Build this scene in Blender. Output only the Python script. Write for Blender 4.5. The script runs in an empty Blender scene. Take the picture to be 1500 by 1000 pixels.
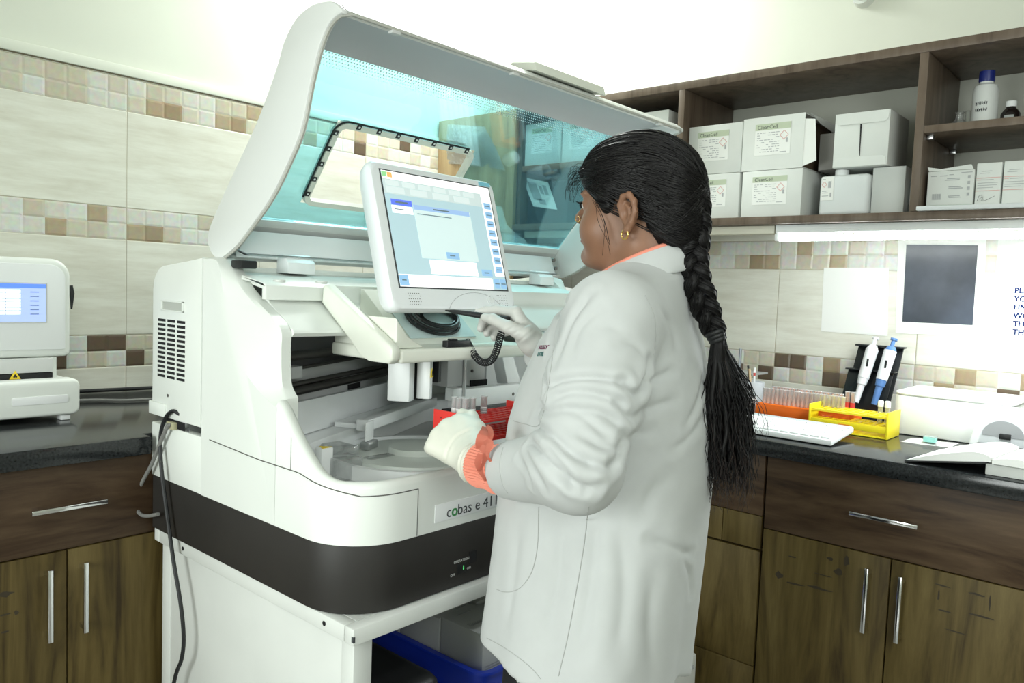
import bpy, bmesh, math, random
import numpy as np
from mathutils import Vector, Matrix
random.seed(7); np.random.seed(7)
SC = bpy.context.scene
COL = SC.collection
PI = math.pi

# ------------------------------------------------------------------ camera calibration (metres)
FPX = 1148.89
RM = np.array([[0.66370055, -0.02537679, 0.74756779],
               [-0.74699708, -0.07418216, 0.66067569],
               [0.03869037, -0.99692178, -0.06819112]])
EYE = np.array([0., 0., 1.25])
def ray(x, y): return RM @ np.array([x - 750., y - 500., FPX])
def PX(x, y, X): r = ray(x, y); return EYE + r * X / r[0]
def PY(x, y, Y): r = ray(x, y); return EYE + r * Y / r[1]
def PZ(x, y, Z): r = ray(x, y); return EYE + r * (Z - 1.25) / r[2]
def PD(x, y, d): return EYE + ray(x, y) * d / FPX

# ------------------------------------------------------------------ materials
MATS = {}
def new_mat(name):
    m = bpy.data.materials.new(name); m.use_nodes = True
    nt = m.node_tree
    return m, nt, nt.nodes['Principled BSDF']
def mat(name, col, rough=.5, metal=0., noise=0., nscale=8., bump=0., bscale=200., coat=0., stretch=(1, 1, 1), spec=.5, trans=0., ior=1.45, sheen=0.):
    if name in MATS: return MATS[name]
    m, nt, b = new_mat(name)
    c = (*col, 1)
    b.inputs['Base Color'].default_value = c
    b.inputs['Roughness'].default_value = rough
    b.inputs['Metallic'].default_value = metal
    b.inputs['Specular IOR Level'].default_value = spec
    b.inputs['Coat Weight'].default_value = coat
    b.inputs['Transmission Weight'].default_value = trans
    b.inputs['IOR'].default_value = ior
    b.inputs['Sheen Weight'].default_value = sheen
    L = nt.links
    if noise or bump:
        tc = nt.nodes.new('ShaderNodeTexCoord'); mp = nt.nodes.new('ShaderNodeMapping')
        mp.inputs['Scale'].default_value = stretch
        L.new(tc.outputs['Object'], mp.inputs['Vector'])
    if noise:
        n = nt.nodes.new('ShaderNodeTexNoise'); n.inputs['Scale'].default_value = nscale; n.inputs['Detail'].default_value = 5
        L.new(mp.outputs[0], n.inputs['Vector'])
        r = nt.nodes.new('ShaderNodeValToRGB')
        r.color_ramp.elements[0].position = .3; r.color_ramp.elements[1].position = .7
        r.color_ramp.elements[0].color = (*[max(0, v * (1 - noise)) for v in col], 1)
        r.color_ramp.elements[1].color = (*[min(1, v * (1 + noise)) for v in col], 1)
        L.new(n.outputs['Fac'], r.inputs['Fac']); L.new(r.outputs['Color'], b.inputs['Base Color'])
    if bump:
        n2 = nt.nodes.new('ShaderNodeTexNoise'); n2.inputs['Scale'].default_value = bscale; n2.inputs['Detail'].default_value = 3
        L.new(mp.outputs[0], n2.inputs['Vector'])
        bp = nt.nodes.new('ShaderNodeBump'); bp.inputs['Strength'].default_value = bump; bp.inputs['Distance'].default_value = .002
        L.new(n2.outputs['Fac'], bp.inputs['Height']); L.new(bp.outputs['Normal'], b.inputs['Normal'])
    MATS[name] = m
    return m
def emit(name, col, s):
    if name in MATS: return MATS[name]
    m, nt, b = new_mat(name)
    b.inputs['Base Color'].default_value = (*col, 1)
    b.inputs['Emission Color'].default_value = (*col, 1); b.inputs['Emission Strength'].default_value = s
    b.inputs['Roughness'].default_value = .3
    MATS[name] = m; return m
def glassy(name, tint, refl=.1, rough=.05, solid=0., scol=(.8, .8, .8)):
    """thin clear sheet: tinted see-through + mirror-like gloss + optional milky part"""
    if name in MATS: return MATS[name]
    m = bpy.data.materials.new(name); m.use_nodes = True; nt = m.node_tree; L = nt.links
    for n in list(nt.nodes): nt.nodes.remove(n)
    out = nt.nodes.new('ShaderNodeOutputMaterial')
    tr = nt.nodes.new('ShaderNodeBsdfTransparent'); tr.inputs['Color'].default_value = (*tint, 1)
    gl = nt.nodes.new('ShaderNodeBsdfGlossy'); gl.inputs['Roughness'].default_value = rough
    lw = nt.nodes.new('ShaderNodeLayerWeight'); lw.inputs['Blend'].default_value = .25
    mu = nt.nodes.new('ShaderNodeMath'); mu.operation = 'MULTIPLY_ADD'; mu.inputs[1].default_value = refl * 2; mu.inputs[2].default_value = refl * .4
    L.new(lw.outputs['Fresnel'], mu.inputs[0])
    mx = nt.nodes.new('ShaderNodeMixShader')
    L.new(mu.outputs[0], mx.inputs[0]); L.new(tr.outputs[0], mx.inputs[1]); L.new(gl.outputs[0], mx.inputs[2])
    last = mx
    if solid:
        df = nt.nodes.new('ShaderNodeBsdfDiffuse'); df.inputs['Color'].default_value = (*scol, 1)
        m2 = nt.nodes.new('ShaderNodeMixShader'); m2.inputs[0].default_value = solid
        L.new(mx.outputs[0], m2.inputs[1]); L.new(df.outputs[0], m2.inputs[2]); last = m2
    L.new(last.outputs[0], out.inputs[0])
    MATS[name] = m; return m
def wood(name, dark, mid, light, axis, scale=1., rough=.4):
    """axis = grain direction: 'X','Y','Z'"""
    if name in MATS: return MATS[name]
    m, nt, b = new_mat(name); L = nt.links
    tc = nt.nodes.new('ShaderNodeTexCoord'); mp = nt.nodes.new('ShaderNodeMapping')
    st = {'X': (.12, 1, 1), 'Y': (1, .12, 1), 'Z': (1, 1, .1)}[axis]
    mp.inputs['Scale'].default_value = tuple(s * scale for s in st)
    geo = nt.nodes.new('ShaderNodeNewGeometry')
    L.new(geo.outputs['Position'], mp.inputs['Vector'])
    n1 = nt.nodes.new('ShaderNodeTexNoise'); n1.inputs['Scale'].default_value = 14; n1.inputs['Detail'].default_value = 8; n1.inputs['Distortion'].default_value = 1.6; n1.inputs['Roughness'].default_value = .62
    n2 = nt.nodes.new('ShaderNodeTexNoise'); n2.inputs['Scale'].default_value = 70; n2.inputs['Detail'].default_value = 4
    L.new(mp.outputs[0], n1.inputs['Vector']); L.new(mp.outputs[0], n2.inputs['Vector'])
    ad = nt.nodes.new('ShaderNodeMath'); ad.operation = 'MULTIPLY_ADD'; ad.inputs[1].default_value = .3
    L.new(n2.outputs['Fac'], ad.inputs[0]); L.new(n1.outputs['Fac'], ad.inputs[2])
    r = nt.nodes.new('ShaderNodeValToRGB'); e = r.color_ramp.elements
    e[0].position = .42; e[0].color = (*dark, 1); e[1].position = .85; e[1].color = (*light, 1)
    k = e.new(.6); k.color = (*mid, 1)
    L.new(ad.outputs[0], r.inputs['Fac']); L.new(r.outputs['Color'], b.inputs['Base Color'])
    b.inputs['Roughness'].default_value = rough; b.inputs['Specular IOR Level'].default_value = .3
    MATS[name] = m; return m
def tile_mat(name, u, u0):
    """wall tiling: light travertine tiles 45 cm wide with 2-row mosaic listello bands; u = 'X' or 'Y' world axis along the wall"""
    m, nt, b = new_mat(name); L = nt.links; N = nt.nodes
    def math_(op, a, bb=None, c=None):
        n = N.new('ShaderNodeMath'); n.operation = op
        for i, v in enumerate((a, bb, c)):
            if v is None: continue
            if isinstance(v, (int, float)): n.inputs[i].default_value = v
            else: L.new(v, n.inputs[i])
        return n.outputs[0]
    geo = N.new('ShaderNodeNewGeometry'); sp = N.new('ShaderNodeSeparateXYZ'); L.new(geo.outputs['Position'], sp.inputs[0])
    U = math_('SUBTRACT', sp.outputs[u], u0); Z = sp.outputs['Z']
    # vertical period .3875 : band .0975 (two rows) + light tile .29 ; band bottom at .9625
    zz = math_('SUBTRACT', Z, .9625 - .3875 * 4)
    zp = math_('MODULO', zz, .3875)
    band = math_('LESS_THAN', zp, .0975)
    row = math_('FLOOR', math_('DIVIDE', zp, .04875))
    kb = math_('FLOOR', math_('DIVIDE', zz, .3875))
    us = math_('DIVIDE', math_('ADD', U, 9.0), .05625)
    cu = math_('FLOOR', us)
    cv = N.new('ShaderNodeCombineXYZ'); L.new(cu, cv.inputs[0]); L.new(row, cv.inputs[1]); L.new(kb, cv.inputs[2])
    wn = N.new('ShaderNodeTexWhiteNoise'); wn.noise_dimensions = '3D'; L.new(cv.outputs[0], wn.inputs['Vector'])
    r = N.new('ShaderNodeValToRGB'); r.color_ramp.interpolation = 'CONSTANT'; e = r.color_ramp.elements
    cols = [(0, (.72, .71, .63)), (.2, (.62, .57, .45)), (.36, (.75, .76, .70)), (.56, (.66, .62, .50)), (.72, (.38, .29, .18)), (.80, (.14, .10, .065)), (.90, (.47, .38, .25))]
    e[0].position = 0; e[0].color = (*cols[0][1], 1); e[1].position = cols[1][0]; e[1].color = (*cols[1][1], 1)
    for p, c in cols[2:]:
        k = e.new(p); k.color = (*c, 1)
    L.new(wn.outputs['Value'], r.inputs['Fac'])
    # travertine streaks
    mp = N.new('ShaderNodeMapping'); mp.inputs['Scale'].default_value = (1, 1, 7); L.new(geo.outputs['Position'], mp.inputs['Vector'])
    n1 = N.new('ShaderNodeTexNoise'); n1.inputs['Scale'].default_value = 4; n1.inputs['Detail'].default_value = 8; n1.inputs['Roughness'].default_value = .65
    L.new(mp.outputs[0], n1.inputs['Vector'])
    r2 = N.new('ShaderNodeValToRGB'); e = r2.color_ramp.elements
    e[0].position = .3; e[0].color = (.60, .58, .49, 1); e[1].position = .62; e[1].color = (.75, .75, .67, 1)
    L.new(n1.outputs['Fac'], r2.inputs['Fac'])
    n3 = N.new('ShaderNodeTexNoise'); n3.inputs['Scale'].default_value = 60; n3.inputs['Detail'].default_value = 4; L.new(geo.outputs['Position'], n3.inputs['Vector'])
    mixs = N.new('ShaderNodeMix'); mixs.data_type = 'RGBA'; mixs.blend_type = 'MULTIPLY'; mixs.inputs[0].default_value = .35
    L.new(r.outputs['Color'], mixs.inputs[6]); L.new(n3.outputs['Color'], mixs.inputs[7])
    mx = N.new('ShaderNodeMix'); mx.data_type = 'RGBA'
    L.new(band, mx.inputs[0]); L.new(r2.outputs['Color'], mx.inputs[6]); L.new(mixs.outputs[2], mx.inputs[7])
    # grout + pillow height
    fu = math_('FRACT', us); fz = math_('FRACT', math_('DIVIDE', zp, .04875))
    du = math_('MINIMUM', fu, math_('SUBTRACT', 1.0, fu)); dz = math_('MINIMUM', fz, math_('SUBTRACT', 1.0, fz))
    dm = math_('MINIMUM', du, dz)
    pil = math_('MULTIPLY', math_('MINIMUM', dm, .12), 8.0)
    ut = math_('FRACT', math_('DIVIDE', math_('ADD', U, 9.0), .45)); dt = math_('MINIMUM', ut, math_('SUBTRACT', 1.0, ut))
    zt = math_('SUBTRACT', zp, .0975); dzt = math_('MINIMUM', math_('ABSOLUTE', zt), math_('SUBTRACT', .3875, zp))
    g1 = math_('MINIMUM', math_('MULTIPLY', dt, .45), dzt)
    grout = math_('LESS_THAN', g1, .0011)
    hl = math_('MULTIPLY', math_('MINIMUM', g1, .003), 330.)
    hgt = N.new('ShaderNodeMix'); hgt.data_type = 'FLOAT'; L.new(band, hgt.inputs[0]); L.new(hl, hgt.inputs[2]); L.new(pil, hgt.inputs[3])
    mg = N.new('ShaderNodeMix'); mg.data_type = 'RGBA'; L.new(grout, mg.inputs[0]); L.new(mx.outputs[2], mg.inputs[6]); mg.inputs[7].default_value = (.42, .38, .28, 1)
    L.new(mg.outputs[2], b.inputs['Base Color'])
    bp = N.new('ShaderNodeBump'); bp.inputs['Strength'].default_value = .6; bp.inputs['Distance'].default_value = .002
    L.new(hgt.outputs[0], bp.inputs['Height']); L.new(bp.outputs[0], b.inputs['Normal'])
    b.inputs['Roughness'].default_value = .28
    MATS[name] = m
    return m

WHITE = mat('white_plastic', (.76, .79, .75), .38, noise=.02, nscale=6)
WHITE2 = mat('cool_white_plastic', (.80, .82, .82), .35)
GREYW = mat('pale_grey_plastic', (.60, .61, .60), .45)
LIDIN = mat('lid_inner_grey', (.56, .56, .58), .5)
BLACK = mat('black_plastic', (.012, .013, .014), .45)
BAND = mat('charcoal_plastic', (.022, .02, .018), .55, noise=.15, nscale=5, bump=.05)
DARKV = mat('dark_void', (.006, .006, .007), .8)
STEEL = mat('brushed_steel', (.55, .56, .57), .3, metal=1.)
CHROME = mat('chrome', (.8, .8, .82), .12, metal=1.)
GUN = mat('gunmetal', (.16, .15, .14), .35, metal=.9)
PAPER = mat('white_paper', (.82, .83, .80), .7)
CARD = mat('white_carton', (.70, .72, .69), .6, noise=.03, nscale=10)
CARDIN = mat('brown_carton_inside', (.13, .09, .055), .8)
YEL = mat('warning_yellow', (.85, .62, .03), .5)
INK = mat('dark_ink', (.05, .055, .06), .6)
INKG = mat('grey_ink', (.42, .43, .44), .7)
GREENBAR = mat('sage_print', (.50, .56, .42), .6)
REDPR = mat('red_print', (.74, .40, .37), .6)
GRANITE = mat('black_granite', (.016, .018, .019), .16, noise=.6, nscale=220)
WOODH = wood('walnut_drawer', (.012, .006, .003), (.052, .029, .014), (.098, .062, .034), 'Y', 1., .5)
WOODHX = wood('walnut_drawer_left', (.012, .006, .003), (.042, .023, .011), (.08, .050, .027), 'X', 1., .5)
WOODV = wood('olive_teak_door', (.030, .018, .004), (.082, .056, .014), (.135, .098, .032), 'Z', 1., .55)
WOODS = wood('grey_walnut_shelf', (.060, .042, .030), (.12, .088, .064), (.17, .13, .098), 'Z', .8)

# ------------------------------------------------------------------ mesh helpers
def xform(vs, M):
    for v in vs: v.co = M @ v.co
def box(bm, x0, x1, y0, y1, z0, z1, bev=0., seg=2, M=None):
    r = bmesh.ops.create_cube(bm, size=1.0)
    vs = r['verts']
    for v in vs: v.co = Vector(((x0 + x1) / 2 + v.co.x * (x1 - x0), (y0 + y1) / 2 + v.co.y * (y1 - y0), (z0 + z1) / 2 + v.co.z * (z1 - z0)))
    if bev:
        es = list({e for v in vs for e in v.link_edges})
        q = bmesh.ops.bevel(bm, geom=es, offset=min(bev, .49 * min(abs(x1 - x0), abs(y1 - y0), abs(z1 - z0))), segments=seg, profile=.5, affect='EDGES')
        vs = [v for v in q['verts']]
        vs = list({v for f in q['faces'] for v in f.verts} | set(vs))
    if M is not None: xform(vs, M)
    return vs
def prism(bm, pts, axis, a0, a1, bev=0., M=None, seg=2):
    """pts: 2-D polygon; axis 'X': pts=(y,z); 'Y': pts=(x,z); 'Z': pts=(x,y)"""
    def mk(p, a):
        return {'X': (a, p[0], p[1]), 'Y': (p[0], a, p[1]), 'Z': (p[0], p[1], a)}[axis]
    A = [bm.verts.new(mk(p, a0)) for p in pts]; B = [bm.verts.new(mk(p, a1)) for p in pts]
    n = len(pts)
    fs = [bm.faces.new(A), bm.faces.new(B[::-1])]
    for i in range(n): fs.append(bm.faces.new((A[i], B[i], B[(i + 1) % n], A[(i + 1) % n])))
    bmesh.ops.recalc_face_normals(bm, faces=fs)
    vs = A + B
    if bev:
        es = [e for e in {e for v in vs for e in v.link_edges} if e in fs[0].edges or e in fs[1].edges]
        q = bmesh.ops.bevel(bm, geom=es, offset=bev, segments=seg, profile=.5, affect='EDGES')
        vs = list({v for f in q['faces'] for v in f.verts} | {v for v in vs if v.is_valid})
    if M is not None: xform(vs, M)
    return vs
def rrect(x0, x1, y0, y1, r, n=6, rs=None):
    """rounded rectangle polygon; rs = radii for corners (x0y0, x1y0, x1y1, x0y1)"""
    rs = rs or (r,) * 4
    out = []
    for (cx, cy, a, q) in ((x0, y0, PI, rs[0]), (x1, y0, 1.5 * PI, rs[1]), (x1, y1, 0, rs[2]), (x0, y1, .5 * PI, rs[3])):
        sx = 1 if cx == x0 else -1; sy = 1 if cy == y0 else -1
        if q <= 0: out.append((cx, cy)); continue
        for k in range(n + 1):
            t = a + .5 * PI * k / n
            out.append((cx + sx * q + q * math.cos(t), cy + sy * q + q * math.sin(t)))
    return out
def frame_of(d):
    d = Vector(d).normalized()
    u = Vector((0, 0, 1)) if abs(d.z) < .9 else Vector((1, 0, 0))
    a = d.cross(u).normalized(); return a, d.cross(a).normalized()
def cyl(bm, p0, p1, r0, r1=None, seg=16, cap=True):
    r1 = r0 if r1 is None else r1
    p0, p1 = Vector(p0), Vector(p1); a, b = frame_of(p1 - p0)
    A = []; B = []
    for k in range(seg):
        t = 2 * PI * k / seg; o = a * math.cos(t) + b * math.sin(t)
        A.append(bm.verts.new(p0 + o * r0)); B.append(bm.verts.new(p1 + o * r1))
    fs = [bm.faces.new((A[k], A[(k + 1) % seg], B[(k + 1) % seg], B[k])) for k in range(seg)]
    if cap: fs += [bm.faces.new(A[::-1]), bm.faces.new(B)]
    bmesh.ops.recalc_face_normals(bm, faces=fs)
    return A + B
def tube(bm, pts, r, seg=8, cap=True):
    """r: number or list"""
    pts = [Vector(p) for p in pts]; n = len(pts)
    rr = [r] * n if isinstance(r, (int, float)) else list(r)
    a = None; rings = []
    for i, p in enumerate(pts):
        d = (pts[min(i + 1, n - 1)] - pts[max(i - 1, 0)])
        if d.length < 1e-9: d = Vector((0, 0, 1))
        d.normalize()
        if a is None: a, _ = frame_of(d)
        a = (a - d * a.dot(d))
        if a.length < 1e-6: a, _ = frame_of(d)
        a.normalize(); b = d.cross(a)
        rings.append([bm.verts.new(p + (a * math.cos(2 * PI * k / seg) + b * math.sin(2 * PI * k / seg)) * rr[i]) for k in range(seg)])
    for i in range(n - 1):
        for k in range(seg):
            bm.faces.new((rings[i][k], rings[i][(k + 1) % seg], rings[i + 1][(k + 1) % seg], rings[i + 1][k]))
    if cap:
        bm.faces.new(rings[0][::-1]); bm.faces.new(rings[-1])
def lathe(bm, prof, c=(0, 0, 0), seg=24, M=None):
    """prof: (r,z) list, about the vertical through c"""
    rings = []; vs = []
    for r, z in prof:
        if r < 1e-6: v = bm.verts.new((c[0], c[1], c[2] + z)); rings.append([v]); vs.append(v)
        else:
            R = [bm.verts.new((c[0] + r * math.cos(2 * PI * k / seg), c[1] + r * math.sin(2 * PI * k / seg), c[2] + z)) for k in range(seg)]
            rings.append(R); vs += R
    fs = []
    for A, B in zip(rings, rings[1:]):
        for k in range(seg):
            q = (k + 1) % seg
            if len(A) == 1 and len(B) == 1: continue
            if len(A) == 1: fs.append(bm.faces.new((A[0], B[q], B[k])))
            elif len(B) == 1: fs.append(bm.faces.new((A[k], A[q], B[0])))
            else: fs.append(bm.faces.new((A[k], A[q], B[q], B[k])))
    bmesh.ops.recalc_face_normals(bm, faces=fs)
    if M is not None: xform(vs, M)
    return vs
def smooth_pts(pts, n=6):
    """Catmull-Rom through points"""
    P = [np.array(p, float) for p in pts]; P = [2 * P[0] - P[1]] + P + [2 * P[-1] - P[-2]]
    out = []
    for i in range(1, len(P) - 2):
        for k in range(n):
            t = k / n
            out.append(.5 * ((2 * P[i]) + (-P[i - 1] + P[i + 1]) * t + (2 * P[i - 1] - 5 * P[i] + 4 * P[i + 1] - P[i + 2]) * t * t + (-P[i - 1] + 3 * P[i] - 3 * P[i + 1] + P[i + 2]) * t ** 3))
    out.append(P[-2]); return out

# ------------------------------------------------------------------ object helpers
def link_mesh(name, me, parent=None, smooth=None):
    o = bpy.data.objects.new(name, me); COL.objects.link(o)
    if parent is not None:
        o.parent = parent
        o.matrix_parent_inverse = parent.matrix_basis.inverted() if parent.parent is None else Matrix.Identity(4)
    if smooth is not None and len(me.polygons):
        me.polygons.foreach_set('use_smooth', [True] * len(me.polygons))
        me.set_sharp_from_angle(angle=math.radians(smooth))
    return o
def obj(name, bm, m, parent=None, smooth=35):
    """link a bmesh as one object (world coordinates); a parentless mesh gets its origin at its base"""
    me = bpy.data.meshes.new(name)
    loc = None
    if parent is None and len(bm.verts):
        xs = [v.co for v in bm.verts]
        loc = Vector(((min(v.x for v in xs) + max(v.x for v in xs)) / 2, (min(v.y for v in xs) + max(v.y for v in xs)) / 2, min(v.z for v in xs)))
        for v in bm.verts: v.co = v.co - loc
    bm.to_mesh(me); bm.free()
    for mm in (m if isinstance(m, (list, tuple)) else [m]): me.materials.append(mm)
    o = link_mesh(name, me, parent, smooth)
    if loc is not None: o.location = loc
    return o
def tag(o, label, cat, group=None, kind=None):
    o['label'] = label; o['category'] = cat
    if group: o['group'] = group
    if kind: o['kind'] = kind
    return o
def thing(name, loc, label, cat, group=None):
    o = bpy.data.objects.new(name, None); COL.objects.link(o); o.location = loc; o.empty_display_size = .05
    return tag(o, label, cat, group)
def struct(name, bm, m, smooth=30):
    o = obj(name, bm, m, None, smooth); o['kind'] = 'structure'; return o
def dup(root, loc, label, group=None, rotz=None):
    r = root.copy(); COL.objects.link(r); r.location = loc
    if rotz is not None: r.rotation_euler = (0, 0, rotz)
    r['label'] = label
    if group: r['group'] = group
    for ch in list(root.children):
        c = ch.copy(); COL.objects.link(c); c.parent = r
        for g in list(ch.children):
            d = g.copy(); COL.objects.link(d); d.parent = c
    return r
BM = bmesh.new
def text_mesh(body, size, M, extrude=.0004, bold=False, align='LEFT'):
    """returns mesh of lettering placed by matrix M (x right, y up, z out)"""
    cu = bpy.data.curves.new('lettering', 'FONT'); cu.body = body; cu.size = size; cu.extrude = extrude; cu.align_x = align
    if bold: cu.offset = size * .028
    cu.resolution_u = 3
    o = bpy.data.objects.new('lettering', cu); COL.objects.link(o)
    dg = bpy.context.evaluated_depsgraph_get()
    me = bpy.data.meshes.new_from_object(o.evaluated_get(dg)); me.transform(M)
    bpy.data.objects.remove(o); bpy.data.curves.remove(cu)
    return me
def text(name, body, size, M, m, parent, extrude=.0004, bold=False, align='LEFT'):
    me = text_mesh(body, size, M, extrude, bold, align)
    me.materials.clear(); me.materials.append(m)
    return link_mesh(name, me, parent)
def axes(origin, xdir, ydir):
    x = Vector(xdir).normalized(); y = Vector(ydir); y = (y - x * y.dot(x)).normalized(); z = x.cross(y)
    M = Matrix(((x.x, y.x, z.x, origin[0]), (x.y, y.y, z.y, origin[1]), (x.z, y.z, z.z, origin[2]), (0, 0, 0, 1)))
    return M

# ------------------------------------------------------------------ the room
XW, YW, ZC = 2.66, 2.50, 2.78
XB, YB = -1.5, -1.7
PAINT = mat('cream_wall_paint', (.70, .72, .63), .7, noise=.03, nscale=2.5, bump=.05, bscale=60)
CEILP = mat('white_ceiling_paint', (.68, .68, .64), .8)
FLOORM = mat('speckled_floor_tile', (.33, .32, .29), .3, noise=.15, nscale=30)
def slab(name, m, *b):
    bm = BM(); box(bm, *b); return struct(name, bm, m)
slab('wall_left', PAINT, XB - .1, XW + .1, YW, YW + .1, 0, ZC)
slab('wall_right', PAINT, XW, XW + .1, YB - .1, YW, 0, ZC)
slab('wall_back', PAINT, XB - .1, XW, YB - .1, YB, 0, ZC)
slab('wall_front', PAINT, XB - .1, XB, YB, YW, 0, ZC)
slab('floor', FLOORM, XB - .1, XW + .1, YB - .1, YW + .1, -.1, 0)
slab('ceiling', CEILP, XB - .1, XW + .1, YB - .1, YW + .1, ZC, ZC + .1)
TL = tile_mat('mosaic_tile_left', 'X', 1.02); TR = tile_mat('mosaic_tile_right', 'Y', 1.12)
slab('wall_left_tiling', TL, XB, XW, YW - .008, YW, 0, 1.8375)
slab('wall_right_tiling', TR, XW - .008, XW, YB, YW - .008, 0, 1.49)
bm = BM(); box(bm, XB, XW, YW - .0095, YW, 1.8375, 1.8415)
struct('trim_1', bm, mat('dark_trim_gap', (.12, .10, .06), .6))
bm = BM(); box(bm, XB, XW, YW - .012, YW, 1.8415, 1.872, .003)
struct('trim_2', bm, PAINT)
# ------------------------------------------------------------------ worktop and base cabinets
XF, YF = 1.900, 1.737           # front edges of the right / left worktop run
bm = BM(); prism(bm, [(XB, YF), (.766, YF), (.766, 1.775), (XW - .009, 1.775), (XW - .009, YW - .009), (XB, YW - .009)], 'Z', .850, .890, .003)
tag(obj('countertop', bm, GRANITE), 'polished black granite worktop along the left wall, under the small screen device', 'countertop')
bm = BM(); box(bm, XF, XW - .009, YB, 1.7742, .850, .890, .003)
tag(obj('countertop', bm, GRANITE), 'polished black granite worktop along the right wall, under the racks and keyboard', 'countertop')

def bar_handle(name, p0, p1, out, parent):
    """square chrome bar between two posts; out = direction away from the door"""
    p0, p1, out = Vector(p0), Vector(p1), Vector(out).normalized()
    d = (p1 - p0).normalized(); s = d.cross(out)
    bm = BM()
    def bar(a, b, w):
        M = axes(a, b - a, out)
        box(bm, 0, (b - a).length, -w, w, -w, w, .0012, 2, M)
    bar(p0 + out * .024, p1 + out * .024, .0048)
    for q in (p0 + d * .012, p1 - d * .012):
        M = axes(q, out, d); box(bm, 0, .024, -.0045, .0045, -.0045, .0045, 0, 2, M)
    return obj(name, bm, CHROME, parent)

def cabinet(name, axis, c0, c1, front, back, split, label, loc, dhandle, vhandles, mh, drawer_z=(.662, .848)):
    t = thing(name, loc, label, 'cabinet', None)
    def bx(a0, a1, f0, f1, z0, z1, bev=.0015):
        bm = BM()
        if axis == 'X': box(bm, a0, a1, f0, f1, z0, z1, bev)
        else: box(bm, f0, f1, a0, a1, z0, z1, bev)
        return bm
    g = .0015
    s = 1
    obj('carcass', bx(c0 + .001, c1 - .001, front + .020, back, .06, .849), WOODV, t)
    obj('plinth', bx(c0 + .001, c1 - .001, front + .06, back, .001, .06), BLACK, t)
    d = obj('drawer', bx(c0 + g, c1 - g, front, front + .019, *drawer_z), mh, t)
    out = (0, -1, 0) if axis == 'X' else (-1, 0, 0)
    P = (lambda a, z: (a, front, z)) if axis == 'X' else (lambda a, z: (front, a, z))
    if dhandle: bar_handle('handle', P(dhandle[0], dhandle[2]), P(dhandle[1], dhandle[2]), out, d)
    for k, (a0, a1) in enumerate(((c0, split), (split, c1))):
        if a1 - a0 < .01: continue
        q = obj('door', bx(a0 + g, a1 - g, front, front + .019, .065, drawer_z[0] - .003), WOODV, t)
        if k < len(vhandles) and vhandles[k] is not None:
            bar_handle('handle', P(vhandles[k], .632), P(vhandles[k], .478), out, q)
    return t
cabinet('base_cabinet', 'X', .31, .905, 1.772, YW - .01, .607, 'wooden base cabinet left of the analyser with one wide drawer above two olive doors', (.6, 2.1, 0), (.532, .678, .757), (.566, .635), WOODHX)
cabinet('base_cabinet', 'X', -.30, .308, 1.772, YW - .01, .0, 'wooden base cabinet cut off by the left picture edge under the worktop', (0, 2.1, 0), (-.07, .07, .757), (-.04, .04), WOODHX)
cabinet('base_cabinet', 'Y', .195, .814, 1.922, XW - .01, .505, 'wooden base cabinet under the right worktop with wide drawer over two scuffed doors', (2.3, .5, 0), (.449, .597, .753), (.476, .549), WOODH)
cabinet('base_cabinet', 'Y', -.43, .193, 1.922, XW - .01, -.12, 'wooden base cabinet cut off by the right picture edge under the worktop', (2.3, -.1, 0), (-.19, -.05, .753), (-.15, -.09), WOODH)
# narrow unit behind the person: drawer front, olive strip and panel
t = thing('corner_cabinet', (2.3, 1.1, 0), 'narrow wooden corner cabinet behind the person with dark top rail and plain olive panels', 'cabinet')
bm = BM(); box(bm, 1.943, XW - .01, .818, 1.75, .06, .849); obj('carcass', bm, WOODV, t)
bm = BM(); box(bm, 1.98, XW - .01, .818, 1.75, .001, .06); obj('plinth', bm, BLACK, t)
bm = BM(); box(bm, 1.922, 1.941, .8185, 1.74, .690, .848, .0015); obj('top_rail', bm, WOODH, t)
bm = BM(); box(bm, 1.922, 1.941, .8185, .925, .602, .688, .0015); box(bm, 1.922, 1.941, .927, 1.74, .602, .688, .0015); obj('strip_panel', bm, WOODV, t)
bm = BM(); box(bm, 1.922, 1.941, .8185, 1.74, .292, .596, .0015); box(bm, 1.922, 1.941, .8185, 1.74, .065, .290, .0015); obj('lower_panel', bm, WOODV, t)
# scuff marks where stickers came off
SCUFF = mat('adhesive_scuff', (.036, .026, .013), .6)
def blob(bm, f, a, z, w, h, n=9, j=.35):
    pts = []
    for k in range(n):
        t = 2 * PI * k / n; q = 1 + random.uniform(-j, j)
        pts.append((a + w * q * math.cos(t), z + h * q * math.sin(t)))
    prism(bm, pts, 'X', f - .0004, f + .0005)
rc = [o for o in COL.objects if o.get('label', '').startswith('wooden base cabinet under the right')][0]
doors = [c for c in rc.children if c.name.startswith('door')]
bm = BM()
for (x, y, w, h) in ((1141, 842, .012, .010), (1165, 855, .022, .003), (1200, 862, .030, .004), (1228, 838, .010, .010), (1216, 818, .008, .004), (1240, 822, .006, .012), (1160, 815, .010, .002), (1205, 842, .02, .0015)):
    p = PX(x, y, 1.922); bm = BM(); blob(bm, 1.922, p[1], p[2], w, h); obj('scuff_mark', bm, SCUFF, doors[1], None)
bm = BM()
for (x, y, w, h) in ((1382, 858, .015, .002), (1430, 870, .02, .0025), (1385, 895, .014, .0016), (1435, 902, .028, .003), (1375, 872, .002, .012), (1450, 885, .002, .018), (1400, 925, .03, .002)):
    p = PX(x, y, 1.922); bm = BM(); blob(bm, 1.922, p[1], p[2], w, h); obj('scuff_mark', bm, SCUFF, doors[0], None)
lc = [o for o in COL.objects if o.get('label', '').startswith('wooden base cabinet left')][0]
dl = [c for c in lc.children if c.name.startswith('door')][0]
bm = BM()
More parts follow.
